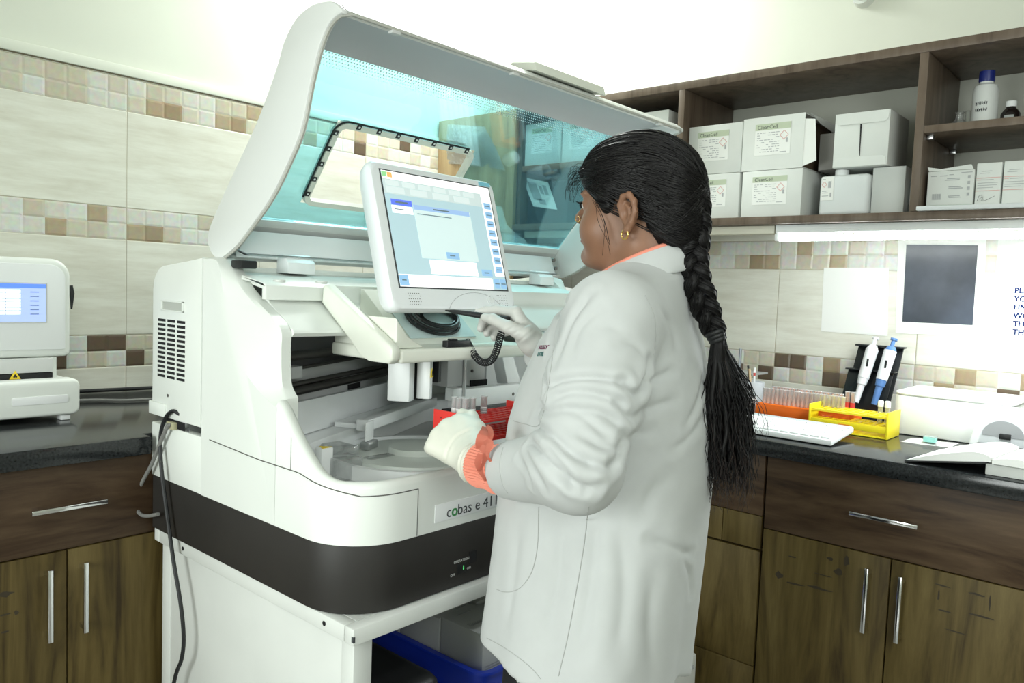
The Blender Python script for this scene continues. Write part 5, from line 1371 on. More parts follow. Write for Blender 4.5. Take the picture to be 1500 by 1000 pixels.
# torso profile rows: image y, front x, back x, half width (m)
ROWS = [(372, 935, 1008, .06), (385, 908, 1018, .08), (402, 888, 1024, .105), (420, 868, 1026, .140), (440, 844, 1028, .158), (465, 816, 1028, .170), (500, 793, 1034, .178), (560, 767, 1041, .182), (620, 749, 1043, .178), (680, 740, 1040, .176), (740, 735, 1034, .182), (800, 731, 1028, .192), (860, 725, 1021, .202), (920, 718, 1013, .208), (970, 713, 1008, .210), (1040, 708, 1003, .212)]
TZ, TX, TY, TA, TB = [], [], [], [], []
for y, xf, xb, b in ROWS[::-1]:
    p = PD((xf + xb) / 2, y, 1.31); H_ = (xb - xf) / 2 * 1.31 / FPX
    TZ.append(p[2]); TX.append(p[0]); TY.append(p[1]); TB.append(b); TA.append(math.sqrt(max(H_ ** 2 - (.42 * b) ** 2, .03 ** 2)) / .904)
HEM = .664
BC = np.array([1.09, .735, 0.])
def hem_z(p): return HEM + .17 * ((p - BC) @ FB)
def torso(p, shrink=0., zb=HEM, zt=1.30, n=2.25):
    z = p[:, 2]; cx = np.interp(z, TZ, TX); cy = np.interp(z, TZ, TY); a = np.interp(z, TZ, TA) - shrink; b = np.interp(z, TZ, TB) - shrink
    dx = p[:, 0] - cx; dy = p[:, 1] - cy
    u = np.abs(dx * FB[0] + dy * FB[1]) / a; v = np.abs(dx * LB[0] + dy * LB[1]) / b
    e = (u ** n + v ** n) ** (1 / n)
    d = (e - 1) * np.minimum(a, b) * .85
    return np.maximum(np.maximum(d, (hem_z(p) if zb == HEM else zb) - z), z - zt)
NB = PD(950, 392, 1.305)
SL = PD(897, 468, 1.15); EL = PD(846, 684, 1.055); WL = PD(741, 689, 1.195)
SR = np.array([1.245, .785, 1.215]); ER = PD(862, 575, 1.60); WR = PD(790, 507, 1.505)
HL = PD(690, 672, 1.262)
def coat_f(p):
    d = torso(p, 0, HEM, 1.312)
    d = smin(d, cap(p, NB + np.array([0, 0, -.058]), SL + np.array([0, 0, .004]), .056, .060), .04)
    d = smin(d, cap(p, NB + np.array([0, 0, -.058]), SR + np.array([0, 0, .004]), .056, .058), .04)
    d = np.maximum(d, hem_z(p) - p[:, 2])
    ua = chain(p, [SL, SL * .5 + EL * .5, EL], [.070, .068, .056], .03)
    fa = cap(p, EL, WL, .058, .043); ax = (WL - EL) / np.linalg.norm(WL - EL)
    fa = smax(fa, (p - WL) @ ax + .004, .004)
    arm = smin(ua, fa, .028)
    d = smin(d, arm, .022)
    ra = smin(cap(p, SR, ER, .066, .055), smax(cap(p, ER, WR, .053, .043), (p - WR) @ ((WR - ER) / np.linalg.norm(WR - ER)) + .004, .004), .03)
    d = smin(d, ra, .025)
    # broad soft undulation of the hanging cloth
    u = (p - np.array([1.09, .74, 0])) @ FB; v = (p - np.array([1.09, .74, 0])) @ LB; th = np.arctan2(v, u)
    low = np.clip((1.0 - p[:, 2]) / .3, 0, 1)
    return d + low * (.0045 * np.sin(5 * th + 1.0) + .0025 * np.sin(11 * th + 3 * p[:, 2]))
V, Q = nets(coat_f, (.72, .40, .58), (1.42, 1.16, 1.36), .0038)
V = relax(V, Q, 3)
T = bvh(V, Q)
FOLDS = [([(803, 566), (824, 557), (862, 553), (893, 556), (916, 561)], .0055, .008),
         ([(914, 560), (933, 577), (946, 559), (951, 528)], .0070, .010),
         ([(945, 562), (969, 550), (986, 542)], .0035, .009),
         ([(809, 583), (843, 573), (885, 580), (922, 596)], .0038, .009),
         ([(794, 604), (832, 599), (878, 604), (912, 626)], .0042, .009),
         ([(786, 623), (813, 642), (840, 667), (874, 683)], .0055, .0085),
         ([(777, 646), (796, 669), (832, 701), (859, 713), (876, 711)], .0060, .0085),
         ([(843, 660), (870, 678), (902, 684)], .0040, .008),
         ([(815, 692), (842, 716), (870, 724)], .0045, .008),
         ([(800, 655), (830, 690), (838, 712)], .0035, .007),
         ([(770, 660), (785, 690), (800, 720)], .0030, .008),
         ([(925, 608), (954, 597), (990, 585)], .0035, .010), ([(908, 646), (930, 637), (955, 632)], .0030, .010),
         ([(890, 690), (905, 668), (912, 640)], .0060, .010),
         ([(1005, 625), (1022, 590), (1032, 550)], .0030, .010), ([(985, 660), (1010, 640), (1030, 610)], .0025, .010),
         ([(830, 440), (812, 480), (806, 520)], .0050, .009), ([(866, 430), (838, 470), (815, 530)], .0045, .010), ([(880, 450), (850, 480), (835, 520)], .0025, .010),
         ([(800, 540), (798, 580), (790, 612)], .0040, .008), ([(760, 668), (772, 690), (778, 712)], .0028, .007), ([(855, 640), (885, 655), (905, 655)], .0030, .007), ([(905, 590), (915, 605), (928, 612)], .0035, .007), ([(870, 480), (895, 478), (920, 490)], .0016, .012), ([(835, 600), (860, 615), (890, 640)], .0022, .008),
         ([(905, 500), (930, 505), (948, 530)], .0020, .010), ([(960, 440), (985, 480), (992, 520)], .0020, .014),
         ([(940, 750), (955, 720), (975, 700)], .0030, .014), ([(950, 790), (985, 800), (1012, 812)], .0035, .010), ([(1000, 818), (1010, 840), (1012, 870)], .0025, .009),
         ([(875, 760), (866, 850), (850, 950)], .0030, .016), ([(905, 770), (915, 860), (905, 960)], .0028, .020), ([(955, 850), (950, 920), (955, 985)], .0028, .018), ([(825, 770), (818, 850), (800, 930)], .0025, .016), ([(760, 770), (752, 850), (742, 920)], .0020, .016)]
V = crease(V, Q, T, FOLDS)
coat = qmesh('lab_coat', V, Q, COAT, PER)
T = bvh(V, Q)
STITCH = mat('stitch_grey', (.40, .41, .40), .9)
def line_on(name, par, pts, r, m, lift=.0004, n=6):
    L = on(T, pts, lift, n)
    bm = BM()
    if len(L) > 1: tube(bm, L, r, 5)
    return obj(name, bm, m, par, None)
line_on('pocket_seam', coat, [(789, 742), (788, 790), (784, 820), (776, 843), (760, 862), (740, 867), (727, 863)], .0006, STITCH)
line_on('side_seam', coat, [(862, 742), (855, 800), (845, 860), (832, 930), (818, 990)], .0007, STITCH)
line_on('chest_pocket_seam', coat, [(812, 506), (806, 545), (800, 585), (789, 622), (770, 621), (752, 616)], .0006, STITCH)
line_on('cuff_seam', coat, [(737, 655), (732, 680), (736, 708), (744, 722)], .0006, STITCH)
line_on('hem_seam', coat, [(713, 934), (735, 946), (760, 963), (780, 980), (792, 994)], .0006, STITCH)
line_on('armhole_seam', coat, [(945, 432), (958, 460), (961, 490), (957, 520)], .0005, STITCH)
# chest pocket lettering
def wrap_text(body, size, x, y, m, par):
    o = hit(T, x, y)
    if o is None: return
    o2 = hit(T, x + 14, y)
    e = (o2 - o) if o2 is not None else -FB
    e[2] *= 1; M = axes(o, e, (0, 0, 1)); me = text_mesh(body, size, M, .0002, True)
    nz = np.array(M.to_3x3() @ Vector((0, 0, 1)))
    for v in me.vertices:
        co_ = Vector(v.co); h = T.ray_cast(co_ + Vector(nz) * .03, -Vector(nz), .08)
        if h[0] is not None: v.co = h[0] + Vector(nz) * .0006
    me.materials.clear(); me.materials.append(m); link_mesh('pocket_lettering', me, par)
wrap_text('HOLOGY', .0085, 789, 511, mat('maroon_print', (.25, .03, .12), .7), coat)
wrap_text('ENTRE', .0085, 787, 521, mat('teal_print', (.0, .22, .20), .7), coat)

# collar
Qc = PD(945, 380, 1.303); zc = 1.297
def ring(a, b, dz, tilt, n=48, gap=0.):
    return [Qc * np.array([1, 1, 0]) + a * math.cos(t) * FB + b * math.sin(t) * LB + np.array([0, 0, zc + dz - tilt * math.cos(t)]) for t in [2 * PI * k / n for k in range(n)]]
bm = BM(); loft(bm, [ring(.068, .065, -.03, .031), ring(.070, .067, .004, .031), ring(.0735, .0705, .008, .031), ring(.079, .078, .000, .031), ring(.088, .092, -.020, .033), ring(.094, .100, -.036, .034), ring(.092, .098, -.039, .034), ring(.080, .082, -.030, .033)], True, False)
obj('collar', bm, COAT, PER, 60)
bm = BM(); r_ = ring(.070, .061, .008, .031); tube(bm, r_ + r_[:1], .0060, 8, False); obj('coral_neckline', bm, CORAL, PER, 60)
bm = BM(); r_ = ring(.079, .063, .003, .033); tube(bm, r_ + r_[:1], .0045, 8, False); obj('navy_neckline', bm, NAVYC, PER, 60)

# body: head, neck, trunk, arms and legs in one surface
HIPL, HIPR = np.array([1.0, .735, .80]), np.array([1.165, .785, .80])
KNL, KNR = np.array([.985, .765, .44]), np.array([1.145, .83, .44])
ANL, ANR = np.array([.985, .745, .085]), np.array([1.15, .80, .085])
def head_f(q):
    d = ell(q, (-.004, 0, .045), (.094, .073, .083))
    d = smin(d, ell(q, (.042, 0, -.006), (.055, .061, .078)), .02)
    d = smin(d, ell(q, (.046, 0, -.052), (.046, .050, .030)), .02)
    for s in (1, -1):
        d = smin(d, ell(q, (.056, s * .036, -.024), (.036, .027, .034)), .014)
        d = smin(d, ell(q, (.082, s * .027, .036), (.014, .024, .008)), .012)
        d = smax(d, -ell(q, (.103, s * .031, .019), (.015, .017, .011)), .008)
        d = smin(d, ell(q, (.081, s * .031, .018), (.0125, .0145, .0115)), .003)
        d = smin(d, ell(q, (.104, s * .0115, -.006), (.010, .0075, .0075)), .004)
    d = smin(d, ell(q, (.088, 0, -.066), (.016, .018, .013)), .012)
    d = smin(d, ell(q, (.050, 0, -.074), (.046, .040, .018)), .018)          # soft under-chin
    d = smin(d, cap(q, (.094, 0, .024), (.113, 0, -.001), .0065, .0095), .007)
    d = smin(d, ell(q, (.096, 0, -.031), (.012, .021, .0055)), .004); d = smin(d, ell(q, (.095, 0, -.042), (.012, .019, .0065)), .004)
    d = smax(d, -cap(q, (.111, -.016, -.0365), (.111, .016, -.0365), .0022), .002)
    for s in (1, -1):
        qo = q; q = np.array([-.010, s * .070, .0]) + (q - np.array([-.012, s * .069, -.006])) / .94
        ear = ell(q, (-.010, s * .074, .004), (.016, .006, .028))
        hx = [(.004, s * .073, -.002), (.007, s * .077, .018), (.000, s * .082, .031), (-.013, s * .086, .034), (-.024, s * .088, .022), (-.025, s * .087, .004), (-.019, s * .083, -.012), (-.010, s * .078, -.024), (-.003, s * .074, -.026)]
        ear = smin(ear, chain(q, hx, [.0045, .005, .0052, .0055, .0055, .005, .005, .0062, .0055], .004), .003)
        ear = smin(ear, chain(q, [(-.002, s * .077, .022), (-.012, s * .082, .012), (-.013, s * .081, -.004), (-.006, s * .077, -.012)], [.0035] * 4, .003), .003)
        ear = smax(ear, -ell(q, (-.004, s * .083, .003), (.0065, .008, .010)), .003)
        q = qo
        d = smin(d, ear * .94, .004)
    return d
FTL, FTR = ANL + np.array([-.02, .12, -.055]), ANR + np.array([.0, .125, -.055])
def body_f(p):
    q = (p - HC) @ BH.T
    d = head_f(q)
    d = smin(d, cap(p, HW(-.014, 0, -.03), NB + np.array([0, 0, -.03]), .056, .062), .022)
    d = smin(d, torso(p, .028, .70, 1.24), .05)
    d = smin(d, cap(p, NB + np.array([0, 0, -.04]), SL, .048, .042), .04); d = smin(d, cap(p, NB + np.array([0, 0, -.04]), SR, .048, .042), .04)
    d = smin(d, chain(p, [SL, EL, WL, HL], [.046, .038, .029, .024], .02), .02)
    d = smin(d, chain(p, [SR, ER, WR, PD(779, 500, 1.503)], [.046, .032, .020, .018], .02), .02)
    d = smin(d, chain(p, [HIPL, KNL, ANL], [.085, .058, .036], .03), .03); d = smin(d, chain(p, [HIPR, KNR, ANR], [.085, .058, .036], .03), .03)
    d = smin(d, cap(p, ANL + np.array([0, -.02, -.045]), FTL, .034, .026), .02); d = smin(d, cap(p, ANR + np.array([0, -.02, -.045]), FTR, .034, .026), .02)
    return d
V, Q = nets(body_f, (.70, .42, .0), (1.42, 1.20, 1.56), .0036, 7)
V = relax(V, Q, 1)
body = qmesh('body', V, Q, [SKIN, LIPS, HAIR, mat('eye_white', (.6, .58, .55), .3)], PER)
ctr = V[Q].mean(1); q = (ctr - HC) @ BH.T
mi = np.zeros(len(Q), np.int32)
mi[(q[:, 0] > .094) & (np.abs(q[:, 1]) < .022) & (q[:, 2] < -.026) & (q[:, 2] > -.048) & (q[:, 0] > .099)] = 1
mi[(q[:, 0] > .078) & (np.abs(np.abs(q[:, 1]) - .030) < .018) & (np.abs(q[:, 2] - .040) < .003)] = 2
for s in (1, -1): mi[((((q - np.array([.081, s * .031, .018])) / np.array([.0128, .0148, .0118])) ** 2).sum(1) < 1.05) & (np.abs(q[:, 2] - .0155) < .0035) & (q[:, 0] > .086)] = 3
body.data.polygons.foreach_set('material_index', mi)
TBODY = bvh(V, Q)
# eyes: upper lid and lashes, iris
for s in (1, -1):
    bm = BM(); lid = [HW(.083 + .0135 * math.cos(a) * .98, s * (.031 + .0155 * math.sin(a)), .018 + .004 * math.cos(a)) for a in [-1.2 + 2.4 * k / 12 for k in range(13)]]
    tube(bm, lid, .0014, 6)
    for k in range(13):
        d = lid[k] - HW(.06, s * .031, .018); d /= np.linalg.norm(d); tube(bm, [lid[k], lid[k] + d * .004 + np.array([0, 0, -.001]), lid[k] + d * .0075 + np.array([0, 0, .001])], [.0006, .0005, .0002], 4)
    obj('eyelashes', bm, HAIR, PER)
    bm = BM(); c_ = HW(.0955, s * .031, .0175); cyl(bm, c_, c_ + F * .0015, .0052, .004, 16); obj('iris', bm, BLACK, PER)
# earring and nose stud
GOLD = mat('gold', (.85, .58, .20), .25, metal=1.)
bm = BM(); c_ = HW(-.008, .078, -.036); tube(bm, [c_ + .0072 * math.cos(a) * (F * .9 - Lf * .35) + .0072 * math.sin(a) * UZ for a in [2 * PI * k / 24 for k in range(25)]], [.0013 + .0006 * math.sin(PI * k / 24) for k in range(25)], 8); obj('hoop_earring', bm, GOLD, PER)
bm = BM(); c_ = HW(.107, .0195, -.005); tube(bm, [c_ + .0045 * math.cos(a) * F + .0045 * math.sin(a) * UZ for a in [2 * PI * k / 16 for k in range(17)]], .0007, 6); obj('nose_ring', bm, GOLD, PER)

# hair cap
HL_POLY = np.array([(.118, .070), (.098, .060), (.078, .040), (.056, .024), (.046, .008), (.040, -.012), (.033, -.020), (.028, -.006), (.020, .008), (.012, .030), (-.004, .042), (-.022, .038), (-.029, .012), (-.031, -.020), (-.036, -.044), (-.052, -.062), (-.085, -.078), (-.16, -.078), (-.16, .20), (.118, .20)])
def poly2(px, py, P):
    d = np.full(len(px), 9.); ins = np.zeros(len(px), bool); n = len(P)
    for i in range(n):
        a, b = P[i], P[(i + 1) % n]; e = b - a; wx, wy = px - a[0], py - a[1]
        t = np.clip((wx * e[0] + wy * e[1]) / (e @ e), 0, 1)
        d = np.minimum(d, np.hypot(wx - e[0] * t, wy - e[1] * t))
        c = (a[1] > py) != (b[1] > py)
        with np.errstate(divide='ignore', invalid='ignore'):
            xi = a[0] + (py - a[1]) * e[0] / (e[1] if e[1] else 1e-9)
        ins ^= c & (px < xi)
    return np.where(ins, -d, d)
def hair_f(q):
    base = smin(ell(q, (-.004, 0, .047), (.104, .083, .092)), ell(q, (.030, 0, .052), (.070, .072, .072)), .02)
    base = smin(base, ell(q, (.040, .0, .058), (.062, .064, .064)), .02)
    base = smin(base, ell(q, (-.070, .012, -.004), (.040, .052, .066)), .03)
    base = smin(base, ell(q, (-.085, .0, -.035), (.030, .034, .040)), .02)
    # combed furrows running back from the brow
    ang = np.arctan2(q[:, 2] - .03, q[:, 1]); 
    base = base + .0012 * np.sin(26 * ang + 8 * q[:, 0]) + .0010 * np.sin(47 * ang + 5 + 14 * q[:, 0])
    # parting groove of pulled-back strands
    return smax(base, poly2(q[:, 0], q[:, 2], HL_POLY), .010)
Vh, Qh = nets(hair_f, (-.15, -.11, -.10), (.13, .11, .16), .0028)
Vh = relax(Vh, Qh, 1)
Th = bvh(Vh, Qh)
def hsurf(dv):
    """point of the hair surface in direction dv from the skull centre"""
    c = Vector((-.01, 0, .035)); r = Th.ray_cast(c + Vector(dv) * .16, -Vector(dv), .16)
    return (np.array(r[0]), np.array(r[1])) if r[0] is not None else (None, None)
cap_ = qmesh('hair', HC + Vh @ BH, Qh, HAIR, PER)
# combed strands over the hair
rnd = random.Random(11); bm = BM()
def dirn(f, l, u): v = np.array([f + .01, l, u - .035]); return v / np.linalg.norm(v)
HAIRS = mat('hair_strand', (.0075, .0068, .0070), .38, spec=.32)
for k in range(460):
    side = 1 if rnd.random() < .75 else -1
    t0 = rnd.random()
    if t0 < .40: f0, l0, u0 = .095 - .02 * rnd.random(), side * rnd.uniform(0, .055), .060 + rnd.uniform(-.004, .012)
    elif t0 < .75: w_ = rnd.random(); f0, l0, u0 = .074 - .06 * w_, side * (.058 + .016 * w_), .036 + .010 * w_ + rnd.uniform(-.006, .02)
    else: w_ = rnd.random(); f0, l0, u0 = -.028 - .022 * w_, side * .074, .02 - .07 * w_
    a = dirn(f0, l0, u0); e = dirn(-.112, side * rnd.uniform(0, .02), rnd.uniform(-.05, .055) if t0 > .4 else rnd.uniform(.0, .08))
    om = math.acos(max(-1, min(1, float(a @ e)))); pts = []
    if om < .2: continue
    lift = rnd.uniform(.0002, .0016); wav = rnd.uniform(-.0015, .0015)
    for i in range(15):
        s = i / 14.; v = (math.sin((1 - s) * om) * a + math.sin(s * om) * e) / math.sin(om)
        v = v + np.array([0, 0, .10 * math.sin(PI * s)]) * (1 if u0 > .0 else 0); v /= np.linalg.norm(v)
        p, nn = hsurf(v)
        if p is None: continue
        pts.append(HC + (p + nn * (lift + wav * math.sin(5 * s))) @ BH)
    if len(pts) > 5: tube(bm, pts, [.0009 * min(1, .3 + 3 * min(i, len(pts) - 1 - i) / len(pts)) for i in range(len(pts))], 4)
o = obj('hair_strands', bm, HAIRS, cap_, 180)
# flyaway wisps at the brow and cheek
bm = BM()
for k in range(60):
    f0 = rnd.uniform(.055, .10); l0 = rnd.uniform(-.03, .055); p, nn = hsurf(dirn(f0, l0, .062 - .2 * max(0, .09 - f0) + rnd.uniform(-.008, .014)))
    if p is None: continue
    o_ = np.array([rnd.uniform(.004, .016), rnd.uniform(-.004, .012), rnd.uniform(-.018, .010)])
    pts = [HC + (p - nn * .002) @ BH, HC + (p + nn * .006 + o_ * .4) @ BH, HC + (p + nn * .007 + o_ + np.array([0, 0, -.008])) @ BH, HC + (p + nn * .004 + o_ * 1.3 + np.array([-.002, 0, -.020 * rnd.random() - .006])) @ BH]
    tube(bm, smooth_pts(pts, 3), .00035, 3)
for k in range(5):
    a = HW(.050 + rnd.uniform(-.006, .006), .068 + rnd.uniform(-.003, .004), .02); b_ = HW(.036 + rnd.uniform(-.01, .01), .074, -.015); c_ = HW(.034 + rnd.uniform(-.015, .012), .070, -.045 - rnd.random() * .03)
    tube(bm, smooth_pts([a, b_, c_], 4), .0004, 3)
obj('wisps', bm, HAIR, PER, 180)

# braid
CL = smooth_pts([PD(x, y, d) for x, y, d in ((1006, 236, 1.262), (1016, 268, 1.258), (1020, 305, 1.255), (1019, 342, 1.25), (1016, 372, 1.245), (1017, 398, 1.238), (1025, 428, 1.232), (1036, 458, 1.228), (1047, 486, 1.226))], 12)
CL = np.array(CL); seg = np.r_[0, np.cumsum(np.linalg.norm(np.diff(CL, axis=0), axis=1))]; LEN = seg[-1]
def cl(s): return np.array([np.interp(s, seg, CL[:, i]) for i in range(3)])
RX = RM[:, 0]
bm = BM()
for ph in range(3):
    pts = []; rr = []
    n = 110
    for i in range(n + 1):
        s = LEN * i / n; w_ = 2 * PI * s / .088 + ph * 2 * PI / 3
        tw = 1 - .25 * max(0, (s / LEN - .8) / .2); up = min(1, s / (.3 * LEN))
        A_ = .0125 * tw * (.6 + .4 * up); B_ = .0080 * tw
        c_ = cl(s); tdir = cl(min(LEN, s + .002)) - cl(max(0, s - .002)); tdir /= np.linalg.norm(tdir)
        ex = RX - tdir * (RX @ tdir); ex /= np.linalg.norm(ex); ey = np.cross(tdir, ex)
        pts.append(c_ + ex * A_ * math.sin(w_) + ey * B_ * math.sin(2 * w_)); rr.append(.0118 * tw * (.65 + .35 * up))
    # twisted lock: several fine strands wound about each strand path
    tube(bm, pts, rr, 10)
    P_ = np.array(pts)
    for k in range(9):
        q_ = []
        for i in range(n + 1):
            tdir = P_[min(i + 1, n)] - P_[max(i - 1, 0)]; tdir /= np.linalg.norm(tdir); a_, b_ = frame_of(tdir)
            an = 2 * PI * k / 9 + i * .06
            q_.append(P_[i] + (np.array(a_) * math.cos(an) + np.array(b_) * math.sin(an)) * rr[i] * .97)
        tube(bm, q_, .0017, 4)
obj('braid', bm, HAIR, PER, 180)
tie = cl(LEN)
bm = BM(); td = cl(LEN) - cl(LEN - .01); td /= np.linalg.norm(td); a_, b_ = frame_of(td)
for k in range(3):
    c_ = tie + td * (.001 + .006 * k); tube(bm, [c_ + (np.array(a_) * math.cos(t) + np.array(b_) * math.sin(t)) * (.0125 - .001 * k) for t in [2 * PI * i / 20 for i in range(21)]], .0045, 7)
obj('hair_tie', bm, BLACK, PER, 180)
# loose tail below the tie
bm = BM(); bm2 = BM(); T0_ = tie + td * .010
def lock(x1, y1, d1, bulge, r0, bmx, n=12, wob=.004):
    e = PD(x1, y1, d1); m1 = T0_ * .66 + e * .34 + np.array([0, 0, -.01]) + RX * bulge; m2 = T0_ * .3 + e * .7 + RX * bulge * .8
    P = smooth_pts([T0_ + RX * rnd.uniform(-.006, .006) + RM[:, 2] * rnd.uniform(-.006, .006), m1, m2, e], 5)
    w1, w2 = rnd.uniform(0, 6), rnd.uniform(8, 16); N_ = len(P)
    P = [p + RX * wob * math.sin(w1 + w2 * i / N_) * (i / N_) + RX * wob * .35 * math.sin(w2 * 2.3 * i / N_ + w1) * (i / N_) + RM[:, 2] * wob * math.cos(w1 * 2 + w2 * .8 * i / N_) * (i / N_) for i, p in enumerate(P)]
    tube(bmx, P, [r0 * (1 - .75 * (i / N_) ** 2) for i in range(N_)], 5 if r0 > .002 else 4)
for k in range(34):
    u_ = rnd.random(); lock(1036 + 56 * u_ + rnd.uniform(-4, 4), 668 + rnd.uniform(-30, 42), 1.222 + rnd.uniform(-.02, .03), .020 * (u_ - .30), .0075, bm)
for k in range(360):
    u_ = rnd.random(); lock(1034 + 66 * u_ + rnd.uniform(-6, 8), 668 + rnd.uniform(-60, 60), 1.222 + rnd.uniform(-.028, .035), .026 * (u_ - .28) + rnd.uniform(-.004, .006), .0011, bm, wob=.006)
for k in range(120):
    u_ = rnd.random(); lock(1040 + 54 * u_ + rnd.uniform(-6, 10), 712 + rnd.uniform(-30, 42), 1.222 + rnd.uniform(-.028, .035), .022 * (u_ - .3) + rnd.uniform(-.004, .006), .0007, bm2, wob=.008)
for k in range(7): lock(1118 + rnd.uniform(-12, 12), 636 + rnd.uniform(-10, 14), 1.22, .018, .0006, bm, wob=.007)
obj('loose_tail', bm, HAIR, PER, 180); obj('tail_ends', bm2, HAIRT, PER, 180)

# trousers and shoes
bm = BM()
for h_, k_, a_ in ((HIPL, KNL, ANL), (HIPR, KNR, ANR)): tube(bm, smooth_pts([h_ + np.array([0, 0, -.02]), h_ * .5 + k_ * .5, k_, k_ * .5 + a_ * .5, a_ + np.array([0, 0, .01])], 5), [.098 - .034 * i / 20. for i in range(21)], 20)
obj('trousers', bm, TROU, PER, 60)
for a_, f_ in ((ANL, FTL), (ANR, FTR)):
    d = (f_ - a_) * np.array([1, 1, 0]); d /= np.linalg.norm(d); M = axes((a_[0], a_[1], 0), (-d[1], d[0], 0), (0, 0, 1))
    sh = nets(lambda p: np.maximum(smin(ell(p, a_ * np.array([1, 1, 0]) + d * .02 + np.array([0, 0, .035]), (.048, .075, .05), np.array([[-d[1], d[0], 0], [d[0], d[1], 0], [0, 0, 1]])), ell(p, a_ * np.array([1, 1, 0]) + d * .10 + np.array([0, 0, .028]), (.047, .08, .036), np.array([[-d[1], d[0], 0], [d[0], d[1], 0], [0, 0, 1]])), .02), .002 - p[:, 2]), a_ * np.array([1, 1, 0]) + np.array([-.2, -.2, -.03]), a_ * np.array([1, 1, 0]) + np.array([.25, .3, .12]), .006)
    qmesh('shoe', *sh, BLACK, PER)

# gloved left hand closed round the red rack
def glove(name, f, pts, m, pad=.035, h=.0022, folds=()):
    P = np.array(pts); V, Q = nets(f, P.min(0) - pad, P.max(0) + pad, h); V = relax(V, Q, 1)
    if folds: V = crease(V, Q, bvh(V, Q), folds)
    return qmesh(name, V, Q, m, PER)
K = [PD(673, 618, 1.325), PD(656, 625, 1.315), PD(643, 638, 1.305), PD(635, 654, 1.297)]
Wp = [PD(702, 660, 1.265), PD(699, 667, 1.258), PD(695, 675, 1.252), PD(692, 683, 1.250)]
LW = PD(700, 679, 1.238)
FING = []
for i, k_ in enumerate(K):
    x, y, d = ((673, 618, 1.325), (656, 625, 1.315), (643, 638, 1.305), (635, 654, 1.297))[i]
    FING.append([k_, PD(x - 5, y + 2, d + .036), PD(x + 12, y + 7, d + .056), PD(x + 29, y + 8, d + .058)])
TH = [PD(708, 662, 1.262), PD(700, 628, 1.310), PD(690, 611, 1.340), PD(677, 606, 1.362)]
def lhand(p):
    d = None
    for k_, w_ in zip(K, Wp):
        q = cap(p, w_, k_, .0165, .0145); d = q if d is None else smin(d, q, .014)
    d = smin(d, chain(p, [LW, (Wp[1] + Wp[2]) / 2], [.030, .027], .01), .02)
    d = smin(d, cap(p, Wp[0], K[0] * .5 + TH[1] * .5, .018, .013), .015)
    for i, f_ in enumerate(FING): d = smin(d, chain(p, f_, [.0125, .0105, .0098, .0088] if i < 3 else [.0115, .0095, .0088, .008], .005), .006)
    d = smin(d, chain(p, TH, [.017, .0125, .0112, .0098], .008), .010)
    return d
glove('left_glove', lhand, K + Wp + sum(FING, []) + TH + [LW], GLOVE, folds=[([(652, 690 - 12), (655, 660), (668, 640), (690, 628)], .0016, .004), ([(668, 694), (678, 676), (695, 656), (715, 648)], .0020, .004), ([(675, 699), (686, 682), (702, 664), (718, 656)], .0018, .003)])
# rolled glove cuff
ax = (WL - LW); ax /= np.linalg.norm(ax); a_, b_ = (np.array(v) for v in frame_of(ax))
bm = BM(); tube(bm, [LW + ax * (-.014 + .020 * k / 8.) for k in range(9)], [.0315 + .0016 * math.sin(k * 2.1) for k in range(9)], 28); obj('glove_cuff', bm, GLOVE, PER, 60)
# knitted coral cuff
bm = BM(); rows = []
for i in range(9):
    s = -.008 + .062 * i / 8.; r0 = .0335 + .0045 * (i / 8.) + (.0015 * math.sin(i * 1.3))
    rows.append([LW + ax * (s + .010) + (a_ * math.cos(t) + b_ * math.sin(t)) * (r0 + .0009 * math.cos(46 * t)) for t in [2 * PI * k / 184 for k in range(184)]])
loft(bm, rows, True, True); obj('knit_cuff', bm, CORAL, PER, 60)
# ribbon tied round the cuff
bm = BM()
def ribbon(px, w, tw=0.):
    P = smooth_pts([PD(*q) for q in px], 6); L_, R_ = [], []
    for i, p in enumerate(P):
        d = np.array(P[min(i + 1, len(P) - 1)]) - np.array(P[max(i - 1, 0)]); d /= np.linalg.norm(d)
        s = np.cross(d, RM[:, 2]); s /= np.linalg.norm(s); an = tw * i / len(P); s = s * math.cos(an) + RM[:, 2] * math.sin(an)
        ww = w * (.6 + .4 * math.sin(PI * min(1, (i + 2) / (len(P) * .8))))
        L_.append(bm.verts.new(p + s * ww)); R_.append(bm.verts.new(p - s * ww))
    for i in range(len(P) - 1): bm.faces.new((L_[i], L_[i + 1], R_[i + 1], R_[i]))
ribbon([(704, 658, 1.165), (706, 645, 1.16), (709, 632, 1.165), (711, 625, 1.185)], .0095, .5)
ribbon([(711, 625, 1.185), (716, 634, 1.165), (713, 648, 1.16), (706, 658, 1.165)], .0075, -.6)
ribbon([(704, 654, 1.158), (712, 662, 1.155), (709, 676, 1.155), (703, 690, 1.158)], .0060, 1.2)
ribbon([(707, 652, 1.158), (718, 648, 1.158), (713, 664, 1.153), (720, 678, 1.153)], .0055, -1.0)
ribbon([(704, 664, 1.155), (700, 678, 1.156), (706, 694, 1.16), (712, 704, 1.165)], .0050, .8)
bmesh.ops.solidify(bm, geom=bm.faces[:], thickness=.0012); obj('ribbon', bm, CORAL2, PER, 60)

